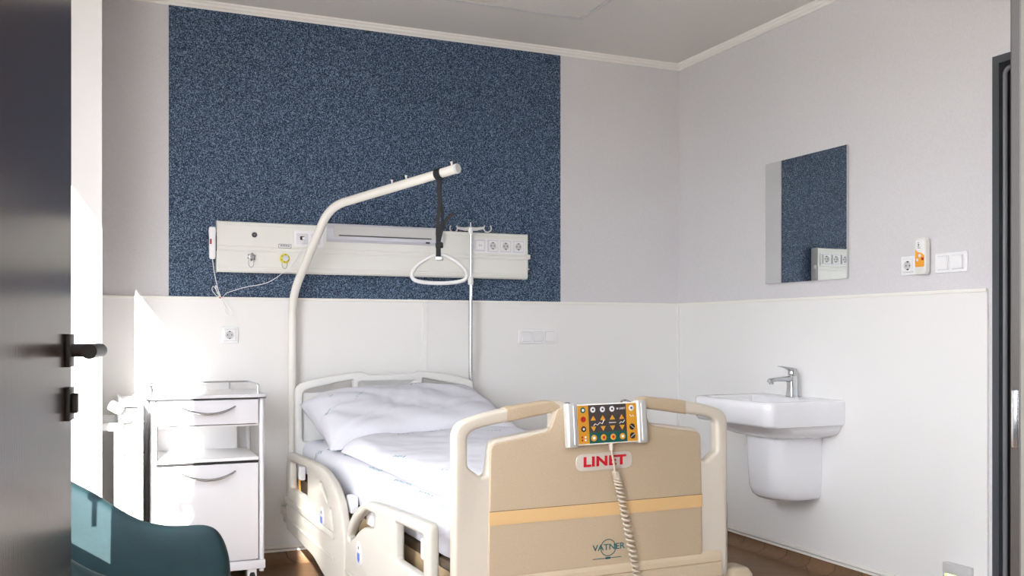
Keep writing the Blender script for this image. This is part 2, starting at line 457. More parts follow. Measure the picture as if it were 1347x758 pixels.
# ------------------------------------------------------------------ bedhead supply unit
UX0, UX1, UZ0, UZ1, UY = .565, 2.208, 1.443, 1.690, 4.800
t = thing('bedhead_unit', 'long white bedhead supply unit with lamp, sockets and gas outlets on the blue wall', 'bedhead unit', ((UX0+UX1)/2, YB-.02, UZ0))
prof = [(YB-.0032, UZ0+.004), (UY+.016, UZ0), (UY+.004, UZ0+.008), (UY, UZ0+.022), (UY+.002, UZ0+.024), (UY+.002, UZ0+.026), (UY, UZ0+.028), (UY, 1.545), (UY+.003, 1.547), (UY+.003, 1.551), (UY, 1.553), (UY, 1.566), (UY+.003, 1.568), (UY+.003, 1.571), (UY, 1.573), (UY+.001, 1.672), (UY+.004, 1.674), (UY+.004, 1.677), (UY+.003, 1.685), (UY+.010, UZ1), (YB-.0032, UZ1)]
obj('housing', extr(prof, lambda p: (UX0+.004, *p), lambda p: (UX1-.004, *p)), 'offw', t, smooth=25)
for x0, x1 in ((UX0, UX0+.006), (UX1-.006, UX1)):
    obj('end_cap', plate([[(UY-.002, UZ0-.001, .02), (YB-.004, UZ0-.001, 0), (YB-.004, UZ1+.001, 0), (UY-.002, UZ1+.001, .008)]], .006, .001, frame_m(((x0+x1)/2, 0, 0), (0, 1, 0), (0, 0, 1))), 'offw', t)
b = bx(UX1, UX1+.020, UY+.006, UY+.03, 1.555, 1.580, bev=.002); bx(UX1, UX1+.006, UY+.008, UY+.028, 1.50, 1.56, bm=b); bx(UX1, UX1+.014, UY+.008, UY+.028, 1.497, 1.503, bm=b)
obj('rail_clamp', b, 'white', t)
# lamp
lp = [(UY-.030, 1.620), (UY-.034, 1.640), (UY-.030, 1.672), (UY-.012, 1.700), (UY+.03, 1.705), (UY+.03, 1.612), (UY+.001, 1.608)]
lamp = obj('reading_lamp', extr(lp, lambda p: (1.096, *p), lambda p: (1.705, *p)), 'lilac', t, smooth=25)
obj('diffuser', plate([rect(1.125, 1.665, 1.634, 1.690, .006)], .004, .001, frame_m((0, UY-.0325, 0), (1, 0, 0), (0, 0, 1))), 'greyw', lamp)
obj('reflector', bx(1.15, 1.64, UY-.0355, UY-.0345, 1.636, 1.642), 'anth', lamp, smooth=0)
obj('lamp_switch', bx(1.610, 1.632, UY-.034, UY-.024, 1.6155, 1.6225, bev=.001), 'dark', lamp)
# device helper on a plane: centre c, right ux, up = z, out n
def rocker(c, ux, parent, w=.048, mname='white', mark=False, sub=True):
    f = frame_m(c, ux, (0, 0, 1))
    n = V(ux).cross(V((0, 0, 1)))
    m = Matrix.Translation(n*.0045) @ f @ Matrix.Rotation(.06, 4, 'X')
    r = obj('rocker', plate([rect(-w/2, w/2, -w/2, w/2, .002)], .006, .001, m), mname, parent)
    if mark:
        b = bx(-.006, -.004, -.005, .005, .0031, .0036, mtx=m); bx(.004, .006, -.005, .005, .0031, .0036, bm=b, mtx=m)
        obj('mark', b, 'dark', r, smooth=0)
    return r
def socket(c, ux, parent, s=.05):
    """schuko insert: square insert with a round well, two pin holes and earth clips"""
    f = frame_m(c, ux, (0, 0, 1)); n = V(ux).cross(V((0, 0, 1)))
    r = obj('socket_insert', plate([rect(-s/2, s/2, -s/2, s/2, .003), circ(0, 0, .0195)], .006, .0008, Matrix.Translation(n*.002) @ f), 'white', parent)
    b = lathe([(.0197, 0), (.0197, .0012), (.001, .0012)], V(c)-n*.0015, n, 24)
    obj('well', b, 'greyw', r)
    b = bmesh.new()
    for px, pz, rr in ((-.0095, 0, .0028), (.0095, 0, .0028)):
        lathe([(rr, 0), (rr, .001)], V(c)+V(ux)*px+n*.0002, n, 10, bm=b)
    for s2 in (-1, 1):
        q = V(c)+V((0, 0, s2*.0165))+n*.0015
        bx(-.003, .003, -.0025, .0025, -.001, .003, bm=b, mtx=frame_m(q, ux, (0, 0, 1)))
    obj('contacts', b, 'dark', r, smooth=0)
    return r
X = (1, 0, 0)
fr = obj('device_frame', plate([rect(1.872, 2.190, 1.578, 1.658, .004)], .008, .002, frame_m((0, UY-.003, 0), (1, 0, 0), (0, 0, 1))), 'white', t)
zs = 1.619
cs = [1.921+.0755*i for i in range(4)]
fr.name = 'device_frame'
for i, cx in enumerate(cs):
    rr = obj('insert_frame', plate([rect(cx-.032, cx+.032, zs-.032, zs+.032, .002)], .003, .0008, frame_m((0, UY-.0077, 0), (1, 0, 0), (0, 0, 1))), 'whiteg', t)
    c = V((cx, UY-.0105, zs))
    if i == 0: rocker(c, X, t, .046, mark=True)
    else: socket(c, X, t, .052)
# network sockets
fr2 = obj('data_frame', plate([rect(.930, 1.078, 1.578, 1.658, .004)], .008, .002, frame_m((0, UY-.003, 0), (1, 0, 0), (0, 0, 1))), 'white', t)
for cx, w in ((.973, .056), (1.040, .046)):
    b = plate([rect(cx-w/2, cx+w/2, zs-.028, zs+.024, .002)], .004, .001, frame_m((0, UY-.0085, 0), (1, 0, 0), (0, 0, 1)))
    ins = obj('data_insert', b, 'whiteg', t)
    obj('port', bx(cx-.011, cx+.009, UY-.0118, UY-.0100, zs-.008, zs+.010), 'dark', ins, smooth=0)
obj('plug', bx(.972, .984, UY-.020, UY-.0118, zs-.006, zs+.006, bev=.001), 'white', t)
# round jack
j = obj('jack_socket', lathe([(.013, 0), (.013, .002), (.0115, .003), (.0115, .0035), (.008, .0035), (.008, .001), (.004, .001), (.004, .003), (.001, .003)], (.742, UY, 1.628), (0, -1, 0), 24), 'anth', t)
obj('jack_pin', lathe([(.003, 0), (.003, .004), (.001, .004)], (.742, UY, 1.628), (0, -1, 0), 12), 'steel', j)
# maker's plate, illegible at this size: outline with a bar of small marks
pl = obj('name_plate', plate([rect(.858, .920, 1.568, 1.588, .003)], .0016, .0004, frame_m((0, UY-.0005, 0), (1, 0, 0), (0, 0, 1))), 'leather', t)
b = bmesh.new()
for k in range(9):
    x = .865+k*.0055; bx(x, x+.0035, UY-.0018, UY-.0012, 1.576, 1.582+.002*(k % 2), bm=b)
for q in ((.858, .920, 1.586, 1.588), (.858, .920, 1.568, 1.570), (.858, .860, 1.570, 1.586), (.918, .920, 1.570, 1.586)): bx(q[0], q[1], UY-.0018, UY-.0012, q[2], q[3], bm=b)
obj('print', b, 'anth', pl, smooth=0)
# gas outlets
def gas(cx, cz, ring):
    g = obj('gas_outlet', lathe([(.024, 0), (.024, .006), (.021, .009), (.016, .010), (.016, .018), (.012, .020), (.001, .020)] if ring == 'yellow' else [(.019, 0), (.019, .006), (.016, .008), (.015, .018), (.012, .020), (.001, .020)], (cx, UY, cz), (0, -1, 0), 28), ring, t)
    obj('bayonet', lathe([(.015, .0), (.015, .012), (.012, .014), (.007, .014), (.007, .010), (.001, .010)], (cx, UY-.012, cz), (0, -1, 0), 28), 'whiteg' if ring == 'yellow' else 'steel', g)
    b = bmesh.new()
    for k in range(6):
        a = k*PI/3+.4; bx(cx+.0175*math.cos(a)-.003, cx+.0175*math.cos(a)+.003, UY-.012, UY-.002, cz+.0175*math.sin(a)-.002, cz+.0175*math.sin(a)+.002, bm=b)
    obj('lugs', b, 'anth', g, smooth=0)
    obj('retaining_loop', tube(bend([(cx-.014, UY-.006, cz-.012), (cx-.014, UY-.008, cz-.040), (cx-.002, UY-.008, cz-.054), (cx+.010, UY-.008, cz-.040), (cx+.012, UY-.006, cz-.014)], .01), .0013, 6), 'steel', g)
gas(.727, 1.519, 'whiteg'); gas(.888, 1.517, 'yellow')

# call handset at left end of the unit, cord to the data port
t = thing('nurse_call_handset', 'slim white call handset hooked on the left end of the bedhead unit', 'handset', (.548, UY+.01, 1.51))
b = bmesh.new()
rings = []
for z, w, dp in ((1.505, .022, .020), (1.515, .030, .026), (1.56, .032, .028), (1.60, .030, .030), (1.640, .034, .032), (1.655, .030, .028), (1.660, .018, .016)):
    rings.append([V((.5455+p.x, UY+.008+p.y, z)) for p in rrect(0, 0, w, dp, .008, 0)])
hb = obj('body', loft(rings), 'white', t)
obj('call_button', bx(.533, .541, UY-.0085, UY-.004, 1.575, 1.60, bev=.001), 'redd', hb)
obj('back_shell', bx(.5605, .5645, UY-.002, UY+.022, 1.545, 1.645, bev=.001), 'dark', hb)
cord = smoothpath([(.546, UY+.008, 1.506), (.560, UY+.02, 1.42), (.588, UY+.04, 1.325), (.62, UY+.04, 1.345), (.70, UY+.03, 1.372), (.80, UY+.0, 1.395), (.87, UY-.012, 1.44), (.93, UY-.018, 1.50), (.967, UY-.02, 1.575), (.978, UY-.018, 1.617)], 10)
b = tube(cord, .0017, 6)
loop = [(0, 0), (-.03, .012), (-.055, .045), (-.045, .065), (-.02, .03), (0, 0), (-.02, .05), (-.035, .07), (-.02, .02), (0, 0), (.03, -.03), (.06, -.075), (.055, -.095), (.03, -.07), (0, 0), (.02, -.06), (.035, -.10), (.055, -.11), (.07, -.09), (.04, -.04), (0, 0)]
b = tube(smoothpath([(.588+x*.75, UY+.032-.0006*i, 1.322+z*.8) for i, (x, z) in enumerate(loop)], 6), .0015, 6, bm=b)
c = obj('cord', b, 'white', t)
obj('cord_tie', bx(.582, .594, UY+.026, UY+.046, 1.317, 1.325, bev=.002), 'redd', c)

# ------------------------------------------------------------------ wall plates
def wallplate(name, label, cat, x0, x1, z0, z1, kinds, plane, right=False):
    """plane: y (back wall) or x (right wall)"""
    if right:
        mk = lambda u, o, z: V((plane-o, u, z)); ux = (0, -1, 0)
    else:
        mk = lambda u, o, z: V((u, plane-o, z)); ux = (1, 0, 0)
    c0 = mk((x0+x1)/2, 0, z0)
    t = thing(name, label, cat, c0)
    w = abs(x1-x0); f = frame_m(mk((x0+x1)/2, .005, (z0+z1)/2), ux, (0, 0, 1)); h = z1-z0
    obj('cover_frame', plate([rect(-w/2, w/2, -h/2, h/2, .005)], .010, .003, f), 'white', t)
    n = len(kinds); st = .0715 if n > 1 else 0
    for i, k in enumerate(kinds):
        off = (i-(n-1)/2)*st
        c = mk((x0+x1)/2, .0105, (z0+z1)/2)+V(ux)*off
        ff = frame_m(c, ux, (0, 0, 1))
        obj('insert_frame', plate([rect(-.0295, .0295, -.0295, .0295, .002)], .003, .0008, ff), 'whiteg', t)
        n3 = V(ux).cross(V((0, 0, 1)))
        if k == 's': socket(c+n3*.002, ux, t, .054)
        else: rocker(c, ux, t, .052)
    return t
wallplate('wall_socket', 'single white wall socket under the hanging cord, above the bedside cabinet', 'socket', .590, .671, 1.099, 1.180, 's', YB-.012)
wallplate('light_switch', 'triple white switch plate on the lower back wall, right of the bed', 'switch', 2.172, 2.410, 1.090, 1.171, 'rrr', YB-.012)
wallplate('wall_socket', 'single white wall socket beside the orange handset on the right wall', 'socket', 3.139, 3.056, 1.397, 1.480, 's', XR, True)
wallplate('light_switch', 'double white switch plate near the dark door frame on the right wall', 'switch', 2.956, 2.797, 1.397, 1.479, 'rr', XR, True)

# orange handset
t = thing('nurse_call_handset', 'white call handset with an orange key field on the right wall', 'handset', (XR, 3.012, 1.395))
def P3(u, z, o): return V((XR-o, u, z))
f = frame_m((XR-.004, 3.012, 1.4725), (0, -1, 0), (0, 0, 1))
obj('wall_bracket', plate([rect(-.020, .020, -.06, .06, .004)], .008, .001, f), 'greyw', t)
rings = [[V((XR-.008-o, 3.012+p.x, 1.4725+p.y)) for p in rrect(0, 0, .061*s, .155-(1-s)*.061, .014*s, 0)] for o, s in ((0, .9), (.004, 1), (.020, 1), (.025, .95), (.027, .86))]
hb = obj('body', loft(rings), 'offw', t)
f = frame_m((XR-.0353, 3.012, 1.4725), (0, -1, 0), (0, 0, 1))
obj('keypad_top', plate([[(-.023, .020, 0), (-.010, .010, .01), (.010, .006, .01), (.023, -.004, 0), (.023, .069, .012), (-.023, .069, .012)]], .001, .0002, f), 'white', hb)
obj('keypad', plate([[(-.024, -.045, .006), (.024, -.045, .006), (.024, .004, .006), (.008, .014, .01), (-.012, .018, .01), (-.024, .032, .006)]], .0012, .0002, f), 'orange', hb)
f2 = frame_m((XR-.0361, 3.012, 1.4725), (0, -1, 0), (0, 0, 1))
obj('call_key', plate([circ(.0, -.010+.012, .0075)], .001, .0002, f2), 'whiteg', hb)
obj('red_key', plate([rect(.009, .021, -.018, -.006, .001)], .001, .0002, f2), 'redd', hb)
obj('white_key', plate([rect(-.018, -.007, -.021, -.009, .002)], .001, .0002, f2), 'whiteg', hb)
for q in ([circ(-.006, .048, .0035)], [rect(-.010, .004, .034, .036)], [rect(-.011, -.003, .055, .057)], [rect(-.011, -.003, .040, .042)]):
    obj('symbol', plate(q, .0012, .0001, f2), 'anth', hb, smooth=0)

# ------------------------------------------------------------------ mirror
t = thing('wall_mirror', 'frameless square mirror on the right wall above the washbasin', 'mirror', (XR, 3.75, 1.40))
m0, m1, z0, z1 = 3.457, 4.043, 1.402, 2.025
obj('backing', bx(XR-.010, XR, m0+.006, m1-.006, z0+.006, z1-.006), 'greyw', t, smooth=0)
b = bmesh.new()
A = [V((XR-.010, u, z)) for u, z in ((m0, z0), (m1, z0), (m1, z1), (m0, z1))]
Bq = [V((XR-.014, u, z)) for u, z in ((m0, z0), (m1, z0), (m1, z1), (m0, z1))]
g = .0015
Cc = [V((XR-.0150, u, z)) for u, z in ((m0+g, z0+g), (m1-g, z0+g), (m1-g, z1-g), (m0+g, z1-g))]
obj('glass', bx(XR-.0155, XR-.010, m0, m1, z0, z1), 'greyw', t, smooth=0)
obj('silvered_face', bx(XR-.0162, XR-.0156, m0+g, m1-g, z0+g, z1-g), 'mirror', t, smooth=0)

# ------------------------------------------------------------------ washbasin
bc = 3.77; W = .60; D = .445
t = thing('washbasin', 'white wall-hung washbasin with half pedestal on the right wall', 'washbasin', (XR-.012, bc, .35))
XW = XR-.012
def brings(spec):
    R = []
    for depth, width, r, z, back in spec:      # rounded front corners; back stays at wall offset
        pts = []
        x1 = XW-back; x0 = x1-depth
        for cx, cy, a0, rr in ((x1, bc+width/2, 0, .004), (x0, bc+width/2, 90, r), (x0, bc-width/2, 180, r), (x1, bc-width/2, 270, .004)):
            sx = -1 if a0 in (0, 270) else 1; sy = -1 if a0 in (0, 90) else 1
            for k in range(9):
                a = math.radians(a0+90*k/8)
                pts.append(V((cx+sx*rr+rr*math.cos(a), cy+sy*rr+rr*math.sin(a), z)))
        R.append(pts)
    return R
spec = [(.30, .40, .10, .655, .001), (.335, .50, .10, .672, .001), (.365, .545, .09, .700, .001), (.385, .560, .08, .716, .001), (.428, .588, .055, .720, .001), (.440, .596, .055, .732, .001),
        (.445, .600, .055, .800, .001), (.445, .600, .055, .826, .001), (.440, .594, .053, .833, .001), (.428, .584, .050, .836, .001)]
ub = obj('basin', loft(brings(spec)+brings([(.300, .520, .06, .834, .105), (.285, .50, .07, .828, .110), (.26, .46, .08, .77, .122), (.20, .38, .09, .735, .15), (.06, .10, .03, .728, .21)])), 'porc', t, smooth=50)
obj('drain', lathe([(.022, 0), (.022, .003), (.015, .004), (.001, .002)], (XW-.245, bc, .728), (0, 0, 1), 20), 'chrome', ub)
b = lathe([(.010, 0), (.010, .002), (.006, .002), (.006, .0005), (.001, .0005)], (XW-.1085, bc, .806), (-1, 0, .25), 16)
obj('overflow', b, 'chrome', ub)
pr = []
for dep, w, r, z in ((.185, .21, .09, .346), (.225, .250, .10, .350), (.245, .272, .10, .366), (.254, .283, .09, .40), (.259, .288, .085, .50), (.262, .290, .08, .62), (.266, .296, .08, .690)):
    pts = []
    x1 = XW-.001; x0 = x1-dep
    for cx, cy, a0, rr in ((x1, bc+w/2, 0, .004), (x0, bc+w/2, 90, r), (x0, bc-w/2, 180, r), (x1, bc-w/2, 270, .004)):
        sx = -1 if a0 in (0, 270) else 1; sy = -1 if a0 in (0, 90) else 1
        for k in range(9):
            a = math.radians(a0+90*k/8); pts.append(V((cx+sx*rr+rr*math.cos(a), cy+sy*rr+rr*math.sin(a), z)))
    pr.append(pts)
obj('half_pedestal', loft(pr), 'porc', t, smooth=50)

# faucet
fx, fy, fz = XW-.060, bc, .8355
t = thing('faucet', 'chrome single-lever tap on the back rim of the washbasin', 'faucet', (fx, fy, fz))
rings = [[V((fx+p.x, fy+p.y, fz+z)) for p in rrect(0, 0, w, d2, r, 0)] for z, w, d2, r in ((0, .050, .050, .012), (.004, .048, .048, .012), (.05, .043, .043, .012), (.098, .046, .043, .012), (.104, .044, .041, .012))]
body = obj('body', loft(rings), 'chrome', t)
rings = []
for s, zc, hh, ww in ((0, .088, .030, .040), (-.045, .089, .022, .038), (-.09, .087, .018, .036), (-.118, .083, .020, .034), (-.126, .081, .014, .030)):
    rings.append([V((fx-.015+s, fy+p.x, fz+zc+p.y)) for p in rrect(0, 0, ww, hh, .007, 0)])
obj('spout', loft(rings), 'chrome', t)
obj('aerator', lathe([(.012, 0), (.012, .012), (.009, .014)], (fx-.015-.112, fy, fz+.078), (0, 0, -1), 16), 'chrome', t)
b = lathe([(.020, 0), (.021, .004), (.021, .026), (.017, .033), (.001, .036)], (fx, fy, fz+.105), (.06, 0, 1), 24)
obj('cartridge_cap', b, 'chrome', t)
rings = []
for s, zc, hh, ww in ((.012, .128, .022, .038), (-.01, .135, .018, .036), (-.04, .144, .009, .030), (-.07, .150, .006, .024), (-.082, .151, .003, .018)):
    rings.append([V((fx+s, fy+p.x, fz+zc+p.y)) for p in rrect(0, 0, ww, hh, .004, 0)])
obj('lever', loft(rings), 'chrome', t)

# night light low on right wall
t = thing('night_light', 'small white step light glowing yellow-green low on the right wall', 'light', (XR, 2.826, .14))
obj('housing', bx(XR-.044, XR-.012, 2.762, 2.888, .172, .215, bev=.003), 'greyw', t)
b = bx(XR-.040, XR-.012, 2.762, 2.888, .10, .112, bev=.001); bx(XR-.040, XR-.012, 2.762, 2.770, .112, .172, bm=b); bx(XR-.040, XR-.012, 2.880, 2.888, .112, .172, bm=b)
obj('surround', b, 'greyw', t)
obj('glowing_lens', bx(XR-.026, XR-.0125, 2.771, 2.879, .113, .171, bev=.001), 'led', t)

# ------------------------------------------------------------------ radiator on the pier's side
t = thing('radiator', 'white panel radiator seen end-on left of the bedside cabinet', 'radiator', (.15, 4.43, .15))
b = bmesh.new()
for x0, x1 in ((.120, .134), (.186, .204)):
    bx(x0, x1, 4.17, 4.80, .16, .865, bev=.004, bm=b)
obj('panels', b, 'white', t)
b = bx(.134, .186, 4.180, 4.79, .845, .858); bx(.134, .186, 4.180, 4.183, .17, .85, bm=b)
obj('grille', b, 'greyw', t, smooth=0)
b = bmesh.new()
for k in range(12): bx(.1345, .1855, 4.20+k*.05, 4.203+k*.05, .19, .84, bm=b)
obj('convector_fins', b, 'greyw', t, smooth=0)
v = obj('valve', tube(bend([(.150, 4.17, .80), (.150, 4.145, .80), (.112, 4.145, .80)], .012), .011, 12), 'white', t)
obj('thermostat_head', lathe([(.012, 0), (.020, .004), (.022, .02), (.021, .050), (.016, .056), (.001, .057)], (.125, 4.14, .838), (-.75, -.1, .45), 20), 'white', v)
obj('supply_pipe', tube([(.112, 4.145, .79), (.112, 4.145, .005)], .018, 14), 'white', t)
for z in (.3, .75):
    for y in (4.25, 4.68): obj('bracket', bx(.0499, .121, y, y+.03, z, z+.03), 'white', t, smooth=0)

# ------------------------------------------------------------------ bedside cabinet
cx0, cx1, cy0, cy1 = .242, .722, 4.385, 4.80
t = thing('bedside_cabinet', 'white hospital bedside cabinet with drawer, open shelf and door', 'cabinet', ((cx0+cx1)/2, 4.6, 0))
b = bmesh.new()
for x in (cx0+.011, cx1-.011):
    for y in (cy0+.012, cy1-.012): obj('post', tube([(x, y, .085), (x, y, .862)], .0108, 12), 'whiteg', t)
b.free()
rings = [[V(((cx0+cx1)/2+p.x, (cy0+cy1)/2-.002+p.y, z)) for p in rrect(0, 0, cx1-cx0+.028-e, cy1-cy0+.020-e, .03, 0)] for z, e in ((.863, .006), (.866, 0), (.874, 0), (.877, .006))]
top = obj('top_board', loft(rings), 'whiteg', t)
rings = [[V(((cx0+cx1)/2+p.x, (cy0+cy1)/2-.002+p.y, z)) for p in rrect(0, 0, cx1-cx0+.020, cy1-cy0+.012, .03, 0)] for z in (.858, .863)]
obj('top_edging', loft(rings), 'dark', top)
zr = .915
b = tube(bend([(cx0+.012, cy0+.10, .876), (cx0+.012, cy0+.10, zr), (cx0+.012, cy1-.006, zr), (cx1-.012, cy1-.006, zr), (cx1-.012, cy0+.10, zr), (cx1-.012, cy0+.10, .876)], .018), .0045, 8)
tube([(cx1-.10, cy1-.006, .876), (cx1-.10, cy1-.006, zr)], .004, 8, bm=b)
obj('gallery_rail', b, 'steel', top)
bx0, bx1 = .2665, .6985
b = bx(bx0-.002, bx0+.010, cy0+.022, cy1-.025, .137, .862); bx(bx1-.010, bx1+.002, cy0+.022, cy1-.025, .137, .575, bm=b); bx(bx1-.010, bx1+.002, cy0+.022, cy1-.025, .735, .862, bm=b)
bx(bx0+.010, bx1-.010, cy1-.037, cy1-.025, .137, .575, bm=b); bx(bx0+.010, bx1-.045, cy1-.037, cy1-.025, .575, .862, bm=b)
bx(bx0+.010, bx1-.010, cy0+.024, cy1-.04, .735, .742, bm=b); bx(bx0+.010, bx1-.010, cy0+.024, cy1-.04, .137, .150, bm=b)
obj('carcass', b, 'white', t, smooth=0)
obj('shelf', bx(bx0+.001, bx1-.001, cy0+.004, cy1-.04, .583, .598, bev=.003), 'white', t)
obj('shelf_edging', bx(bx0+.001, bx1-.001, cy0+.006, cy0+.03, .5765, .583), 'dark', t, smooth=0)
for q in ((bx0+.003, bx0+.008, .137, .86), (bx1-.008, bx1-.003, .137, .575), (bx1-.008, bx1-.003, .745, .86)):
    obj('gasket', bx(q[0], q[1], cy0+.013, cy0+.021, q[2], q[3]), 'dark', t, smooth=0)
dr = obj('drawer', bx(bx0+.003, bx1-.004, cy0, cy0+.018, .747, .855, bev=.002), 'whiteg', t)
dd = obj('door', bx(bx0+.003, bx1-.004, cy0, cy0+.018, .142, .572, bev=.002), 'whiteg', t)
def arch(zc): 
    pts = []
    for k in range(17):
        u = -1+k/8; pts.append((.482+u*.112, cy0-.004-.030*(1-u**4), zc+.020-.030*(1-u*u)))
    return tube(pts, [.0035+.003*(1-(-1+k/8)**2) for k in range(17)], 10, flat=1.3)
obj('handle', arch(.806), 'steel', dr); obj('handle', arch(.520), 'steel', dd)
obj('plinth', bx(cx0, cx1+.004, cy0-.004, cy1, .098, .137, bev=.004), 'whiteg', t)
obj('side_rail', bx(cx0-.022, cx0-.014, cy0+.12, cy0+.32, .62, .76, bev=.002), 'steel', t)
def caster(x, y, parent, r=.045, m1='white'):
    c = obj('caster', bx(x-.020, x+.020, y-.03, y+.03, r*1.1, .098, bev=.006), m1, parent)
    obj('wheel', lathe([(r-.006, -.012), (r, -.008), (r, .008), (r-.006, .012)], (x, y, r+.0005), (1, 0, 0), 24), 'rubber', c)
for x in (cx0+.05, cx1-.05):
    for y in (cy0+.05, cy1-.06): caster(x, y, t)

# ------------------------------------------------------------------ armchair
def chair():
    t = thing('armchair', 'teal velvet tub armchair at the lower left beside the dark door', 'armchair', (0, 2.4, 0))
    # shell swept around a U footprint, opening towards +x
    x_end = .352; yc = 2.359; hw = .314
    path = []   # outer footprint points with param
    n = 15
    for k in range(n): path.append((x_end-(x_end-(-.02))*k/(n-1), yc+hw))
    for k in range(1, 24):
        a = PI/2+PI*k/24; path.append((-.02+.27*math.cos(a), yc+hw*math.sin(a)))
    for k in range(n): path.append((-.02+(x_end+.02)*k/(n-1), yc-hw))
    def ztop(x):
        pts = [(-.30, .845), (-.15, .835), (-.05, .782), (.02, .742), (.09, .690), (.13, .667), (.19, .652), (.24, .650), (.285, .652), (.315, .642), (.338, .615), (.352, .56)]
        if x <= pts[0][0]: return pts[0][1]
        for (a, za), (b, zb_) in zip(pts, pts[1:]):
            if x <= b: s = (x-a)/(b-a); return za+(zb_-za)*s
        return pts[-1][1]
    th = .052; bm = bmesh.new(); cols = []
    m = len(path)
    for i, (x, y) in enumerate(path):
        p0 = V(path[max(0, i-1)]); p1 = V(path[min(m-1, i+1)]); tt = (p1-p0).normalized(); nn = V((-tt.y, tt.x))   # left normal -> inside/outside
        cen = V((.05, yc)); P = V((x, y))
        if nn.dot(cen-P) < 0: nn = -nn
        zt = ztop(x); zb0 = .36
        col = []
        prof = [(0, zb0), (-.006, zb0+.1), (0, zt-.06), (.002, zt-.02), (.010, zt-.006), (.026, zt), (.042, zt-.006), (.050, zt-.02), (.055, zt-.06), (.065, zb0+.1), (.07, zb0)]
        for o, z in prof: q = P+nn*o; col.append(bm.verts.new((q.x, q.y, max(z, zb0-.0 if z >= zb0 else z))))
        cols.append(col)
    for A, B in zip(cols, cols[1:]):
        for k in range(len(A)):
            k2 = (k+1) % len(A); bm.faces.new((A[k], A[k2], B[k2], B[k]))
    bm.faces.new(cols[0]); bm.faces.new(cols[-1][::-1])
    RT = Matrix.Translation((.15, 2.673, 0)) @ Matrix.Rotation(math.radians(-10), 4, 'Z') @ Matrix.Translation((-.15, -2.673, 0))
    bm.transform(RT)
    shell = obj('backrest', bm, 'tealv', t, smooth=60)
    md = shell.modifiers.new('s', 'SUBSURF'); md.levels = 1; md.render_levels = 2
    # seat cushion
    rings = []
    for z, e in ((.33, .05), (.345, .01), (.38, 0), (.42, 0), (.448, .01), (.458, .05), (.462, .12)):
        rings.append([V((.085+p.x, yc+p.y, z)) for p in rrect(0, 0, .50-e, .46-e, .11, 0)])
    sb = loft(rings); sb.transform(RT)
    s = obj('seat', sb, 'tealv', t, smooth=60)
    for sx, sy in ((.25, 1), (.25, -1), (-.13, 1), (-.13, -1)):
        lb = tube([(sx, yc+sy*.17, .335), (sx*1.15, yc+sy*.205, .001)], [.014, .009], 12); lb.transform(RT)
        obj('leg', lb, 'blackm', t)
    return t
chair()

# ------------------------------------------------------------------ hospital bed (local: origin at foot centre, +y to the head)
BO = V((1.425, 2.59, 0)); BR = .0165
bed = thing('hospital_bed', 'cream hospital bed with side rails, headboard and tan footboard', 'bed', BO, BR)
BM = MW[bed]
def bobj(name, b, m, parent=None, **k): return obj(name, b, m, parent or bed, local=True, **k)
outer = [(-.476, .36, .02), (.476, .36, .02), (.476, .895, .05), (.40, .918, .05), (.28, .940, .08), (.165, .949, .03), (.135, .934, .02), (-.105, .934, .02), (-.135, .949, .03), (-.28, .936, .08), (-.40, .914, .05), (-.476, .888, .05)]
outer = [(p[0], p[1], p[2]) for p in outer]
hl = [(-.434, .765, .012), (-.434, .862, .030), (-.395, .877, .02), (-.164, .913, .008), (-.164, .868, .008), (-.361, .840, .022), (-.374, .740, .008), (-.392, .735, .008)]
hr = [(-x, y+.004, r) for x, y, r in hl]
FX = frame_m((0, 0, 0), (1, 0, 0), (0, 0, 1))
foot = bobj('footboard', plate([outer, hl, hr], .042, .011, FX), 'ivory')
pan = [(-.374, .440, .01), (.374, .440, .01), (.366, .832, .02), (.175, .862, .02), (.150, .925, .01), (-.150, .925, .01), (-.175, .858, .02), (-.366, .828, .02)]
bobj('panel', plate([pan], .016, .005, frame_m((0, -.018, 0), (1, 0, 0), (0, 0, 1))), 'tan', foot)
bobj('stripe', plate([rect(-.371, .3705, .594, .634)], .002, .0004, frame_m((0, -.0262, 0), (1, 0, 0), (0, 0, 1))), 'stripe', foot)
b = plate([rect(-.371, .3705, .6335, .6350)], .002, .0002, frame_m((0, -.0264, 0), (1, 0, 0), (0, 0, 1)))
bobj('stripe_line', b, 'taupd', foot, smooth=0)
# lip below the panel
lip = [(-.020, .450), (-.034, .432), (-.036, .418), (-.031, .413), (-.036, .408), (-.036, .37), (-.02, .36), (-.012, .36), (-.012, .45)]
bobj('lower_lip', extr(lip, lambda p: (-.385, *p), lambda p: (.440, *p)), 'tan2', foot, smooth=20)
# right side moulding strips of frame
for s in (-1, 1):
    gp = [(s*.315, .9315, 0), (s*.28, .9375, 0), (s*.165, .9500, .02), (s*.135, .935, .01), (s*.135, .917, 0), (s*.20, .9065, 0), (s*.315, .8890, 0)]
    if s < 0: gp = gp[::-1]
    if s > 0: gp = [(x, z+.002, r) for x, z, r in gp]
    bobj('grip', plate([gp], .045, .008, FX), 'tan', foot)
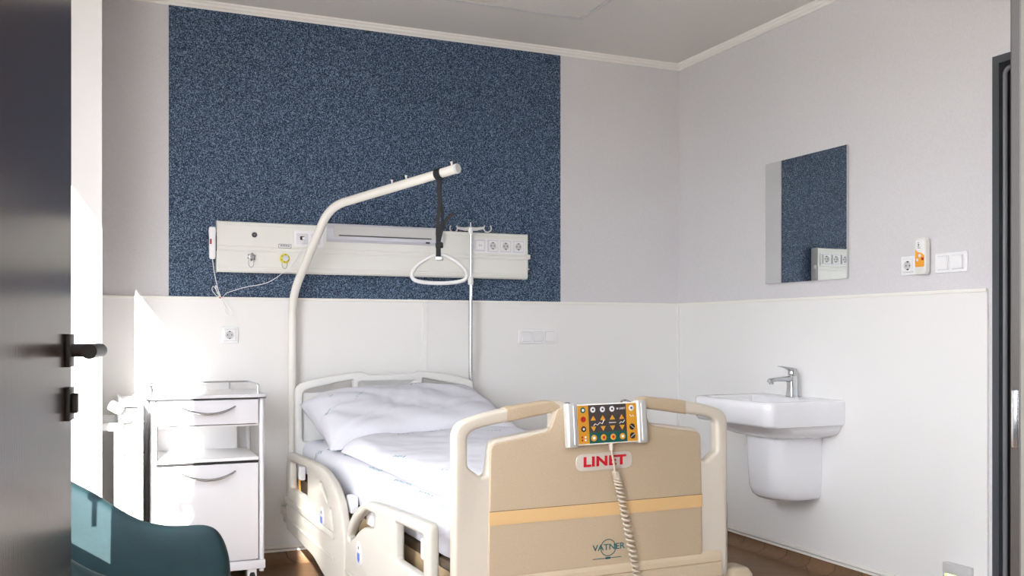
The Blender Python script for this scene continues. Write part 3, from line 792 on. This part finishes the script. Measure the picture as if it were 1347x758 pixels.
# badges
badge = bobj('name_badge', plate([rect(-.088, .108, .734, .786, .024)], .003, .001, frame_m((0, -.0272, 0), (1, 0, .01), (0, 0, 1))), 'badge', foot)
bobj('lettering', textmesh('LINET', .040, frame_m((.010, -.0292, .760), (1, 0, .01), (0, 0, 1)),    .0006, .0016, 1.34, space=1.08), 'red', badge, smooth=0)
lg = bobj('model_logo', textmesh('VATNER', .026, frame_m((.026, -.0268, .497), (1, 0, 0), (0, 0, 1)), .0004, .0003, 1.15), 'logo', foot, smooth=0)
b = tube([(.024+.026*math.cos(a*PI/16), -.0268, .496+.025*math.sin(a*PI/16)) for a in range(32)], .0014, 6, closed=True)
bx(-.030, .012, -.0274, -.0264, .4635, .4655, bm=b); bx(.034, .070, -.0274, -.0264, .4635, .4655, bm=b); bx(.014, .032, -.0274, -.0264, .4615, .4675, bm=b)
bobj('logo_ring', b, 'logo', lg, smooth=0)

# headboard
HY = 2.135
houter = [(p[0]*.985, p[1]+.006, p[2]) for p in outer]
hh = lambda pts: [(x*.985, z+.004, r) for x, z, r in pts]
hl2 = [(-.434, .62, .02), (-.434, .862, .030), (-.395, .877, .02), (-.180, .918, .008), (-.180, .62, .008)]
hr2 = [(-x, z, r) for x, z, r in hl2]
mid = [(-.150, .66, .01), (-.150, .905, .01), (.150, .905, .01), (.150, .66, .01)]
hb = bobj('headboard', plate([houter, hl2, hr2, mid], .040, .010, frame_m((0, HY, 0), (1, 0, 0), (0, 0, 1))), 'headb')
bobj('infill', plate([rect(-.155, .155, .64, .91)], .008, .001, frame_m((0, HY+.008, 0), (1, 0, 0), (0, 0, 1))), 'headb', hb)
rg = []
for w, h2, o in ((.150, .125, -.018), (.110, .095, .002)):
    rg.append([V((sx*w, HY+o, .79+sz*h2)) for sx, sz in ((-1, -1), (1, -1), (1, 1), (-1, 1))])
b = bmesh.new(); A = [b.verts.new(p) for p in rg[0]]; B_ = [b.verts.new(p) for p in rg[1]]
for k in range(4): b.faces.new((A[k], A[(k+1) % 4], B_[(k+1) % 4], B_[k]))
bobj('bevel_frame', b, 'headb', hb, smooth=0)
for s in (-1, 1):
    bobj('side_infill', plate([rect(min(s*.44, s*.175), max(s*.44, s*.175), .61, .855, .03)], .006, .001, frame_m((0, HY+.010, 0), (1, 0, 0), (0, 0, 1))), 'headb', hb)

# side rails: polygon in (v,z)
headrail = [(2.045, .215, .03), (2.045, .500, .02), (2.005, .588, .04), (1.55, .600, .1), (1.32, .598, .14), (1.15, .560, .12), (1.04, .490, .10), (.985, .380, .08), (.975, .14, .03), (1.10, .12, .03), (1.50, .20, .05)]
ho1 = [(1.955, .420, .02), (1.955, .548, .02), (1.60, .560, .02), (1.60, .43, .02)]
ho2 = [(1.375, .530, .008), (1.345, .538, .008), (1.235, .485, .01), (1.245, .470, .01)]
ho3 = [(1.205, .450, .008), (1.185, .455, .008), (1.145, .375, .008), (1.165, .370, .008)]
footrail = [(.960, .14, .03), (.962, .415, .05), (.86, .500, .06), (.72, .560, .06), (.60, .572, .05), (.30, .588, .1), (.045, .600, .03), (.040, .14, .03)]
fo1 = [(.930, .395, .01), (.830, .475, .04), (.700, .532, .03), (.575, .532, .015), (.600, .485, .02), (.745, .465, .06), (.860, .400, .03), (.905, .385, .01)]
fo2 = [(.362, .430, .008), (.362, .548, .008), (.098, .556, .008), (.098, .432, .008)]
def rail(name, polys, s, lab=None):
    us = s*.512
    f = frame_m((us, 0, 0), (0, 1, 0), (0, 0, 1))
    r = bobj(name, plate(polys, .034, .011, f), 'rail')
    return r
for s in (-1, 1):
    out = s*(.512+.017)
    r1 = rail('side_rail', [headrail, ho1, ho2, ho3], s)
    r2 = rail('side_rail', [footrail, fo1, fo2], s)
    # lower ledge mouldings
    b = bx(min(out, out+s*.008), max(out, out+s*.008), 1.12, 2.052, .345, .372, bev=.003); bx(min(out, out+s*.006), max(out, out+s*.006), 1.12, 2.05, .262, .275, bev=.0025, bm=b)
    bobj('ledge', b, 'rail', r1)
    b = bx(min(out, out+s*.006), max(out, out+s*.006), .05, .95, .255, .270, bev=.0025)
    bobj('ledge', b, 'rail', r2)
    # emblems
    for rr, v, z in ((r1, 1.33, .395), (r2, .775, .362)):
        e = bobj('emblem', lathe([(.045, 0), (.045, .0015), (.042, .0022), (.001, .0022)], (out-s*.0005, v, z), (s, 0, 0), 32, sx=1, sy=.9), 'greyw', rr)
        fe = frame_m((out+s*.0020, v, z), (0, -s*-1*-1, 0), (0, 0, 1)) if False else frame_m((out+s*.0022, v, z), (0, s, 0), (0, 0, 1))
        bobj('emblem_face', plate([circ(0, 0, .036, 28)], .001, .0002, fe), 'whiteg', e)
        fe2 = frame_m((out+s*.0030, v, z), (0, s, 0), (0, 0, 1))
        bobj('shield', plate([[(-.015, .004, 0), (-.015, -.020, .004), (0, -.030, .004), (.015, -.020, .004), (.015, .004, 0)]], .001, .0002, fe2), 'blue', e)
        bobj('figure', plate([circ(.0, .022, .006), ], .001, .0002, fe2), 'taupd', e)
    # bed-side latch boxes seen through the openings
    for v in (.205, .80, 1.08, 1.99):
        bobj('clamp', bx(min(s*.455, s*.487), max(s*.455, s*.487), v-.035, v+.035, .455, .520, bev=.006), 'white')
b = bx(-.4885, -.4872, 1.925, 1.955, .40, .462); 
bobj('warning_label', b, 'orange', smooth=0)

# platform and frame
plt = bobj('platform', bx(-.445, .445, .04, 2.10, .425, .470, bev=.006), 'brown')
for s in (-1, 1):
    sp = bobj('side_plate', bx(min(s*.448, s*.452), max(s*.448, s*.452), .05, 2.08, .385, .445, bev=.001), 'taupe', plt)
    if s < 0:
        bobj('plate_lettering', textmesh('DERMA', .040, frame_m((-.4528, .235, .412), (0, -1, 0), (0, 0, 1)), .0004, .0004, 1.1), 'taupd', sp, smooth=0)
b = bx(-.38, .38, .10, .16, .22, .425, bev=.004); bx(-.38, .38, 1.90, 1.96, .22, .425, bev=.004, bm=b)
bx(-.40, -.33, .06, 2.06, .15, .23, bev=.01, bm=b); bx(.33, .40, .06, 2.06, .15, .23, bev=.01, bm=b)
bobj('chassis', b, 'ivory')
b = bmesh.new()
for v in (.55, 1.55): bx(-.10, .10, v-.10, v+.10, .20, .43, bev=.01, bm=b)
bobj('lift_columns', b, 'anth')
for s in (-1, 1):
    for v in (.16, 1.96):
        c = bobj('caster', bx(s*.365-.025, s*.365+.025, v-.04, v+.04, .08, .16, bev=.008), 'ivory')
        bobj('wheel', lathe([(.05, -.016), (.062, -.010), (.062, .010), (.05, .016)], (s*.365, v, .0625), (1, 0, 0), 28), 'rubber', c)
    # corner bumpers at the foot
    rr = [[V((s*.560+p.x, .065+p.y, z)) for p in rrect(0, 0, .10-e, .11-e, .02, 0)] for z, e in ((.20, .01), (.21, 0), (.345, 0), (.362, .018), (.366, .03))]
    bobj('corner_bumper', loft(rr), 'ivory' if s < 0 else 'tan2')
b = bx(-.44, .49, 2.085, 2.15, .235, .262, bev=.004); bx(-.52, -.44, 2.085, 2.215, .262, .299, bev=.004, bm=b); bx(-.52, -.40, 2.085, 2.15, .235, .262, bm=b); bx(.44, .50, 2.085, 2.215, .262, .399, bev=.004, bm=b)
bobj('mounting_bar', b, 'ivory')
# bright bracket below head rail at left
bobj('rail_bracket', bx(-.505, -.475, 1.22, 1.50, .16, .215, bev=.01), 'rail')

# ------------------------------------------------------------------ bedding
def fbm(p, o=3):
    v = 0; a = 1; s = 1
    for _ in range(o): v += a*noise.noise(V(p)*s); a *= .5; s *= 2.1
    return v
def bedthing_mesh(name, bm, m, label, cat, smooth=80):
    bm.transform(BM); return obj(name, bm, m, None, label=label, cat=cat, smooth=smooth)
def sheetform(u0, u1, v0, v1, zb, topf, nu, nv, edge=.05, bulge=.0):
    """closed soft slab: top surface topf(u,v) -> z, rounded edges to zb"""
    bm = bmesh.new(); T = []
    for i in range(nu+1):
        row = []
        for j in range(nv+1):
            a = i/nu; c = j/nv
            # cluster samples to the borders
            a = .5-.5*math.cos(PI*a)*(.35)-(a*0) - (.5-a)*(.65) if True else a
            c = .5-.5*math.cos(PI*c)*(.35) - (.5-c)*(.65)
            u = u0+(u1-u0)*a; v = v0+(v1-v0)*c
            du = min(u-u0, u1-u); dv = min(v-v0, v1-v)
            f = 1
            for dd_ in (du, dv):
                if dd_ < edge: q = 1-dd_/edge; f *= math.sqrt(max(0, 1-q*q))
            z = zb+(topf(u, v)-zb)*f
            row.append(bm.verts.new((u, v, z)))
        T.append(row)
    B = [[bm.verts.new((vv.co.x, vv.co.y, zb-.002)) for vv in row] for row in T]
    for i in range(nu):
        for j in range(nv):
            bm.faces.new((T[i][j], T[i+1][j], T[i+1][j+1], T[i][j+1]))
            bm.faces.new((B[i][j], B[i][j+1], B[i+1][j+1], B[i+1][j]))
    for i in range(nu):
        bm.faces.new((T[i][0], B[i][0], B[i+1][0], T[i+1][0])); bm.faces.new((T[i][nv], T[i+1][nv], B[i+1][nv], B[i][nv]))
    for j in range(nv):
        bm.faces.new((T[0][j], T[0][j+1], B[0][j+1], B[0][j])); bm.faces.new((T[nu][j], B[nu][j], B[nu][j+1], T[nu][j+1]))
    return bm

# mattress: rounded slab, side walls slightly soft
def mattress():
    bm = bmesh.new(); rings = []
    prof = [(.4715, .06), (.474, .02), (.485, 0), (.53, -.004), (.575, -.002), (.60, .002), (.618, .012), (.629, .028), (.634, .05), (.637, .10), (.638, .20)]
    for z, e in prof:
        r = []
        for p in rrect(0, 1.075, .90-2*e, 2.04-2*e, max(.02, .07-e*.3), 0, n=6):
            r.append(p)
        # resample straight runs for wrinkles
        dense = []
        for k in range(len(r)):
            a, c = r[k], r[(k+1) % len(r)]; n = 14 if (c-a).length > .3 else 1
            for q in range(n): dense.append(a.lerp(c, q/n))
        out = []
        for p in dense:
            w = .004*fbm((p.x*5, p.y*5, z*9))+.003*noise.noise(V((p.x*3, p.y*14+z*10, 2)))
            cdir = V((p.x, (p.y-1.075)*.4, 0)).normalized()
            out.append(V((p.x, p.y, z))+cdir*w*(1 if z > .5 else .2))
        rings.append(out)
    bm = loft(rings)
    return bm
mb = mattress()
mat_o = bedthing_mesh('mattress', mb, 'sheet', 'bed mattress in a white fitted sheet, lying on the hospital bed', 'mattress')

def duv(u, v):
    s = .655+.060*max(0, 1-((u-.04)/.52)**2)**.6
    s += .012*math.exp(-((v-1.30)/.16)**2)
    s += .016*fbm((u*2.2, v*1.8, .3))+.007*fbm((u*6+v*3, v*5, 4.2))
    # long folds
    s += .006*math.sin(9*(u*1.2-v*.6)+2*noise.noise(V((u*2, v*2, 1))))
    # foot end sinks behind the footboard
    s -= .03*max(0, (.35-v)/.35)
    return s
dm = sheetform(-.405, .445, .085, 1.50, .640, duv, 60, 96, edge=.055)
for v in dm.verts:
    q = v.co; q.x += .012*noise.noise(V((q.y*3.2, 1.3, 0)))*(1 if abs(q.x) > .3 else .3); q.y += .02*noise.noise(V((q.x*4, 3.7, 0)))*(1 if q.y > 1.2 else 0)
duvet = bedthing_mesh('duvet', dm, 'sheet', 'white duvet with small teal print spread over the mattress', 'duvet')

def pillow():
    bm = bmesh.new(); n = 44; W2, H2 = .462, .31
    def surf(a, c, s):
        # a,c in -1..1 ; squarish outline with pointed corners
        x = a*W2*(1-.07*(1-abs(c)**1.5)*0-.05*(1-a*a*0)*(c*c)*0); y = c*H2
        x = a*W2*(1-.055*(1-c*c)*(abs(a)**3)*1.0); y = c*H2*(1-.10*(1-a*a)*(abs(c)**3))
        t = max(0, (1-a**6))**.5*max(0, (1-c**4))**.5
        th = .098*t
        w = .010*fbm((a*2.3, c*2, s*3.1))*t**.5+.006*math.sin(7*(a*1.3+c)+3*noise.noise(V((a*2, c*2, s))))*t**.6
        # sharp creases
        for (ax, ac, ang, dep) in ((-.15, .1, 1.2, .016), (.18, .2, 1.35, .015), (.52, -.25, .5, .016), (-.45, -.5, .55, .018), (.05, -.35, -.9, .008)):
            dx = (a-ax)*1.5; dy = c-ac; uu = dx*math.cos(ang)+dy*math.sin(ang); vv = -dx*math.sin(ang)+dy*math.cos(ang)
            w -= dep*math.exp(-(vv/.035)**2)*math.exp(-(uu/.40)**2)*t**.3-dep*.7*math.exp(-((vv-.08)/.07)**2)*math.exp(-(uu/.45)**2)*t**.3
        return V((x, y, s*th+(w if s > 0 else 0)))
    T = {}
    for s in (1, -1):
        for i in range(n+1):
            for j in range(n+1):
                a = math.sin((i/n-.5)*PI)*.55+(2*i/n-1)*.45; c = math.sin((j/n-.5)*PI)*.55+(2*j/n-1)*.45
                brd = i in (0, n) or j in (0, n)
                if s < 0 and brd: T[s, i, j] = T[1, i, j]
                else: T[s, i, j] = bm.verts.new(surf(a, c, s))
    for s in (1, -1):
        for i in range(n):
            for j in range(n):
                q = [T[s, i, j], T[s, i+1, j], T[s, i+1, j+1], T[s, i, j+1]]
                bm.faces.new(q if s > 0 else q[::-1])
    return bm
pb = pillow()
# lean it: front edge low, back edge raised against headboard
pm = Matrix.Translation((.012, 1.805, .750)) @ Matrix.Rotation(math.radians(-1.5), 4, 'Y') @ Matrix.Rotation(math.radians(17), 4, 'X')
for v in pb.verts: v.co.z -= .030*abs(v.co.x/.462)**3*(1 if v.co.y > 0 else .4)
pb.transform(pm)
for v in pb.verts:       # rests on the sheet
    lim = .645+.0*v.co.x
    if v.co.z < lim: v.co.z = lim+(v.co.z-lim)*.05
pillow_o = bedthing_mesh('pillow', pb, 'sheet', 'white pillow leaning against the headboard of the bed', 'pillow')

# print marks draped on the cloth: short pen-like strokes, as parts of each cloth
def marks(target, spots, m):
    bm0 = bmesh.new(); bm0.from_mesh(target.data); tree = BVHTree.FromBMesh(bm0)
    loc = target.location
    b = bmesh.new()
    for (wx, wy, ang, ln, hgt) in spots:
        n = max(3, int(ln/.019)); hgt *= .8
        d = V((math.cos(ang), math.sin(ang), 0)); e = V((-d.y, d.x, 0))
        for k in range(n):
            base = V((wx, wy, 3))+d*(ln*(k/n-.5))
            pts = []
            kind = random.randrange(4); hv = random.choice((1, .55, .6, .8))
            sh = {0: [(0, -.5), (.1, .5), (.5, .45), (.55, 0), (.1, 0)], 1: [(.5, .4), (.1, .3), (0, -.2), (.3, -.5), (.55, -.3)], 2: [(0, -.5), (.25, .5), (.5, -.5)], 3: [(0, .5), (.05, -.5), (.5, -.45)]}[kind]
            for x, y in smoothpath([(x, y, 0) for x, y in sh], 3) and [(q.x, q.y) for q in smoothpath([(x, y, 0) for x, y in sh], 3)]:
                q = base+d*(x*.014)+e*(y*hgt*hv)
                h = tree.ray_cast(q-loc, V((0, 0, -1)))
                if h[0] is not None: pts.append(h[0]+h[1]*.0012+loc)
            if len(pts) > 3: tube(pts, .0006, 4, bm=b)
    bm0.free()
    if len(b.verts): obj('print', b, m, target, smooth=0)
marks(pillow_o, [(1.17, 4.44, .9, .10, .018), (1.01, 4.38, 1.0, .06, .018), (1.50, 4.56, .1, .08, .014), (1.72, 4.50, -.1, .09, .014), (1.05, 4.50, .5, .02, .012)], 'print')
marks(mat_o, [(.985, 4.20, -1.45, .11, .018), (.955, 4.32, -1.4, .09, .016), (1.00, 3.96, -1.5, .12, .018), (1.0, 3.55, -1.5, .14, .016), (1.0, 3.20, -1.5, .16, .016), (1.0, 2.95, -1.5, .12, .014), (.99, 2.74, -1.5, .07, .014)], 'print')
marks(duvet, [(1.055, 3.42, -1.4, .10, .015), (1.25, 3.95, .1, .09, .012), (1.40, 3.98, .1, .07, .010), (1.36, 3.10, .2, .08, .012), (1.62, 3.86, .1, .08, .010), (1.50, 3.40, .2, .06, .010), (1.08, 2.95, -1.2, .08, .012)], 'print')

# ------------------------------------------------------------------ lifting pole
t = thing('lifting_pole', 'cream bent lifting pole rising from the left of the headboard', 'lifting pole', (.920, 4.772, 0.3))
pp = [(.920, 4.772, .30), (.920, 4.772, 1.335), (1.040, 4.495, 1.745), (1.436, 3.838, 1.849)]
path = bend(pp, .10, 10)
rad = [.0205]*len(path)
pole = obj('tube', tube(path, rad, 18), 'cream', t, smooth=50)
dv_ = (V(pp[3])-V(pp[2])).normalized(); side = dv_.cross(V((0, 0, 1))).normalized(); upv = side.cross(dv_).normalized()
obj('end_cap', lathe([(.0215, -.006), (.0215, .003), (.019, .006), (.001, .006)], V(pp[3]), dv_, 20), 'greyw', pole)
def onpole(f): return V(pp[2]).lerp(V(pp[3]), f)
for f in (.52, .63, .965):
    obj('peg', lathe([(.0045, 0), (.0045, .012), (.006, .014), (.006, .018), (.001, .019)], onpole(f)+upv*.018, upv, 12), 'cream', pole)
obj('sleeve', tube([(.920, 4.772, .30), (.920, 4.772, .50)], .0255, 16), 'cream', pole)

# hand grip on strap
hx, hy = 1.378, 3.85
t = thing('trapeze_handle', 'white triangular trapeze handle hanging on a black strap from the lifting pole', 'handle', (hx, hy, 1.37))
lc = onpole(.872); hx, hy = lc.x, lc.y
loopc = [lc+(side*math.cos(a)+upv*math.sin(a))*.0245 for a in [i*PI/10 for i in range(20)]]
b = tube(loopc, .004, 6, closed=True, flat=3.0) if False else None
b = bmesh.new(); n = 20
for w0 in (0,):
    R = []
    for i in range(n):
        a = 2*PI*i/n; o = side*math.cos(a)+upv*math.sin(a)
        R.append([b.verts.new(lc+o*rr+dv_*dw) for rr, dw in ((.0212, -.016), (.0212, .016), (.0250, .016), (.0250, -.016))])
    for i in range(n):
        A, B_ = R[i], R[(i+1) % n]
        for k in range(4): b.faces.new((A[k], A[(k+1) % 4], B_[(k+1) % 4], B_[k]))
st = obj('strap', b, 'black', t)
def wd(x, z, y=0): return V((hx+x, hy+y, z))
SD = (.9152, -.4031, 0)
sd = V(SD)
def wp(u, z): return V((hx, hy, z))+sd*u
zt = lc.z-.024
strap([wp(-.004, zt+.003), wp(-.003, 1.76), wp(.0, 1.70), wp(-.006, 1.64), wp(-.008, 1.575), wp(-.004, 1.52)], .016, .0025, SD, bm=(b2 := bmesh.new()))
strap([wp(.006, zt), wp(.004, 1.74), wp(.012, 1.68), wp(.014, 1.62), wp(.006, 1.575), wp(-.002, 1.53)], .014, .0025, (.5, -.86, 0), bm=b2)
strap(smoothpath([wp(.0, 1.545), wp(.014, 1.60), wp(.034, 1.640), wp(.064, 1.668)], 5), .015, .002, V((sd.x*.62, sd.y*.62, -.78)), bm=b2)
fo = V((-.0052, -.0110, 0))
strap([wp(-.002, 1.62), wp(-.004, 1.56)+fo*.3, wp(-.003, 1.50)+fo, wp(-.003, 1.474)+fo, wp(-.003, 1.468)+fo*.2], .021, .003, SD, bm=b2)
obj('webbing', b2, 'black', t, smooth=0)
bk = bmesh.new(); bx(-.013, .013, -.006, .006, -.014, .014, bev=.003, bm=bk, mtx=frame_m((hx, hy, 1.535), SD, (0, 0, 1)).copy() @ Matrix.Rotation(0, 4, 'X'))
lathe([(.011, -.016), (.012, -.012), (.012, .012), (.011, .016)], V((hx, hy, 1.527)), SD, 14, bm=bk)
obj('buckle', bk, 'rubber', t)
g = [(-.016, 1.486), (-.050, 1.472), (-.088, 1.446), (-.116, 1.412), (-.116, 1.388), (-.098, 1.374), (-.05, 1.366), (0, 1.364), (.05, 1.366), (.098, 1.374), (.116, 1.388), (.116, 1.412), (.088, 1.446), (.050, 1.472), (.016, 1.486)]
gp = smoothpath([wp(u, z) for u, z in g], 4)
gp = smoothpath([wp(u, z) for u, z in g]+[wp(-.016, 1.486)], 4)[:-1]
obj('grip', tube(gp, .0085, 12, closed=True), 'greyw', t, smooth=60)
obj('grip_neck', bx(-.016, .016, -.007, .007, -.028, .028, bev=.004, mtx=frame_m((hx, hy, 1.470), SD, (0, 0, 1)) @ Matrix.Rotation(0, 4, 'Z')), 'white', t)

# ------------------------------------------------------------------ drip stand
ix, iy = 1.862, 4.774
t = thing('drip_stand', 'slim chrome drip pole with two hooks at the right of the headboard', 'drip pole', (ix, iy, .5))
obj('lower_tube', tube([(ix, iy, .45), (ix, iy, 1.43)], .0105, 16), 'chrome', t)
obj('upper_tube', tube([(ix, iy, 1.40), (ix, iy, 1.70)], .0065, 14), 'chrome', t)
obj('height_collar', lathe([(.012, 0), (.0145, .004), (.0145, .034), (.011, .042), (.007, .046)], (ix, iy, 1.405), (0, 0, 1), 18), 'white', t)
b = lathe([(.009, 0), (.013, .014), (.013, .03), (.006, .034)], (ix, iy, 1.678), (0, 0, 1), 16)
obj('hub', b, 'white', t)
for s in (-1, 1):
    arm = [V((ix, iy, 1.704))+sd*s*u+V((0, 0, z)) for u, z in ((.0, 0), (.03, -.002), (.068, .004))]
    b = tube(arm, [.011, .0095, .0065], 10)
    ctr = V((ix, iy, 1.706))+sd*s*.090
    hk = [ctr+(sd*s*-math.cos(a)+V((0, 0, 1))*-math.sin(a))*.020 for a in [(-.25+1.5*k/16)*PI for k in range(0, 17)]]
    tube(hk, .0038, 8, bm=b)
    obj('hook', b, 'greyw', t)
b = tube([V((ix, iy, 1.712)), V((ix, iy, 1.738))], .003, 8); obj('finial', b, 'white', t)
obj('pole_socket', tube([(ix, iy, .40), (ix, iy, .70)], .0165, 16), 'greyw', t)

# ------------------------------------------------------------------ control panel on the footboard
cpx, cpz = .005, .8775       # bed local centre (x), height
t = thing('bed_control_panel', 'attendant control panel with ochre and black keypad hung on the footboard', 'control panel', BM @ V((cpx, -.045, .80)))
# tilt: slight roll and lean
FT = BM @ frame_m((cpx, -.047, cpz), (1, 0, .012), (0, .10, 1)) 
def cp(polys, th, bev, off): return plate(polys, th, bev, FT @ Matrix.Translation((0, 0, off)))
body = obj('body', cp([rect(-.115, .115, -.062, .060, .006)], .018, .003, 0), 'offw', t)
for s in (-1, 1):
    rings = []
    for y, e in ((-.066, .004), (-.062, 0), (.060, 0), (.064, .004)):
        rings.append([FT @ V((s*.121+p.x, y, p.y)) for p in rrect(0, 0, .036-e, .030-e, .008, 0)])
    gr = obj('side_grip', loft(rings), 'alu', t)
    b = tube([FT @ V((s*.1175, y, .0155)) for y in (-.058, .056)], .0022, 8)
    obj('grip_rib', b, 'greyw', gr)
obj('keypad_ochre', cp([rect(-.102, -.0655, -.058, .056, 0)], .0012, .0002, .0094), 'ochre', body)
obj('keypad_ochre', cp([rect(.0655, .102, -.058, .056, 0)], .0012, .0002, .0094), 'ochre', body)
obj('keypad_dark', cp([rect(-.0655, .0655, -.026, .056, 0)], .0012, .0002, .0094), 'chargr', body)
obj('keypad_green', cp([rect(-.0655, .0655, -.058, -.026, 0)], .0012, .0002, .0094), 'green', body)
O = .0104
def disc(x, y, r, m, inner=None, rin=.5):
    d_ = obj('button', cp([circ(x, y, r, 18)], .0012, .0002, O), m, body)
    if inner: obj('symbol', cp([circ(x, y, r*rin, 12)], .0008, .0001, O+.0009), inner, d_)
    return d_
mx = [-.050, -.017, .016, .049]
for k in range(3): disc(mx[k], .042, .0085, 'whiteg', 'chargr', .4)
b = plate([circ(mx[3]-.014, .042, .003, 10)], .001, .0002, FT @ Matrix.Translation((0, 0, O))); b = join(b, textmesh('LINET', .008, FT @ Matrix.Translation((mx[3]+.003, .042, O)), .0003, .0001)); obj('small_logo', b, 'greyw', body, smooth=0)
for k in range(4):
    obj('button', cp([[(mx[k]-.009, .010, .001), (mx[k]+.009, .010, .001), (mx[k], .024, .001)]], .0012, .0002, O), 'ochre', body)
    obj('button', cp([[(mx[k]-.009, -.008, .001), (mx[k], -.022, .001), (mx[k]+.009, -.008, .001)]], .0012, .0002, O), 'ochre', body)
def zig(pts): return tube([FT @ V((x, y, O)) for x, y in pts], .0011, 6)
b = zig([(-.050, -.006), (-.044, .000), (-.036, -.004), (-.028, .003), (-.020, -.001), (-.015, .008)]); join(b, plate([circ(-.014, .010, .0028, 10)], .001, .0002, FT @ Matrix.Translation((0, 0, O))))
join(b, zig([(.004, .001), (.028, .001)])); join(b, zig([(.040, -.003), (.046, .002), (.052, -.001), (.059, .006)])); obj('pictogram', b, 'whiteg', body, smooth=0)
for k, inn in enumerate(('whiteg', 'redd', 'redd', 'whiteg')): disc(mx[k], -.042, .0095, 'ochre', inn, .45)
disc(-.084, .042, .0085, 'green', 'whiteg', .5); disc(-.084, .015, .0085, 'redd'); disc(-.084, -.014, .0085, 'dark', 'greyw', .45)
for x, y, m_ in ((-.090, -.038, 'redd'), (-.079, -.038, 'whiteg'), (-.090, -.047, 'redd'), (-.079, -.047, 'whiteg')): disc(x, y, .003, m_)
disc(.084, .042, .009, 'whiteg', 'chargr', .4); disc(.084, -.015, .0095, 'dark'); disc(.084, -.042, .0095, 'dark')
b = zig([(.077, .022), (.083, .016), (.088, .020), (.092, .015)]); join(b, zig([(.078, -.010), (.091, -.020)])); join(b, zig([(.078, -.046), (.091, -.037)])); obj('pictogram', b, 'whiteg', body, smooth=0)
# wire hooks over the footboard
for x in (-.108, .095):
    p = [V((x, .050, -.008)), V((x, .060, -.012)), V((x, .066, -.034)), V((x, .066, -.064)), V((x, .04, -.070))]
    obj('hanger_hook', tube(bend([FT @ q for q in p], .008), .003, 8), 'chrome', t)
# cable: straight run then coil
p0 = FT @ V((.0125, -.060, 0))
obj('cable_gland', tube([p0, FT @ V((.0125, -.082, 0))], [.008, .0065], 12), 'badge', t)
q = [FT @ V((.0125, -.08, 0)), FT @ V((.020, -.115, -.002)), FT @ V((.024, -.145, -.004))]
pts = smoothpath(q, 6)
z_a = q[2]
ctrl = [z_a, BM @ V((.040, -.055, .70)), BM @ V((.062, -.058, .60)), BM @ V((.088, -.060, .48)), BM @ V((.115, -.060, .36))]
ax = smoothpath(ctrl, 60); coil = []
turns = 31; n = len(ax)
dens = []
for i in range(n-1):
    for k in range(3): dens.append(ax[i].lerp(ax[i+1], k/3))
n = len(dens)
for i, p in enumerate(dens):
    a = 2*PI*turns*i/n; r = .0102*min(1, i/12)
    coil.append(p+V((math.cos(a), math.sin(a)*.95, .0))*r+V((0, -.004, 0)))
obj('coiled_cable', tube(pts+coil[2:], .0037, 7), 'coil', t, smooth=60)

# ------------------------------------------------------------------ light
s, k = .2076, .296
sun = bpy.data.objects.new('sun', bpy.data.lights.new('sun', 'SUN')); C.objects.link(sun)
sun.rotation_euler = V((s, 1, -k)).to_track_quat('-Z', 'Y').to_euler()
sun.data.energy = 19; sun.data.color = (1, .96, .91); sun.data.angle = .006
w = bpy.data.worlds.new('World'); bpy.context.scene.world = w; w.use_nodes = True
bg = w.node_tree.nodes['Background']; bg.inputs[1].default_value = 11
nt = w.node_tree; tc = nt.nodes.new('ShaderNodeTexCoord'); sp_ = nt.nodes.new('ShaderNodeSeparateXYZ'); cr = nt.nodes.new('ShaderNodeValToRGB')
nt.links.new(tc.outputs['Generated'], sp_.inputs[0]); nt.links.new(sp_.outputs['Z'], cr.inputs['Fac']); nt.links.new(cr.outputs['Color'], bg.inputs[0])
cr.color_ramp.elements[0].position = 0; cr.color_ramp.elements[0].color = (.44, .43, .41, 1)     # sunlit ground outside
cr.color_ramp.elements[1].position = .02; cr.color_ramp.elements[1].color = (.96, .99, 1.06, 1)

# ------------------------------------------------------------------ camera
cd = bpy.data.cameras.new('camera'); cam = bpy.data.objects.new('camera', cd); C.objects.link(cam)
cam.location = (0, 0, 1.15); cam.rotation_euler = (PI/2, 0, -math.radians(23.77))
cd.sensor_width = 36; cd.lens = 1266/1347*36; cd.shift_y = 59/1347; cd.clip_start = .02
sc = bpy.context.scene; sc.camera = cam
sc.view_settings.view_transform = 'Standard'; sc.view_settings.look = 'None'; sc.view_settings.gamma = 1; sc.view_settings.use_curve_mapping = False
sc.view_settings.exposure = .45
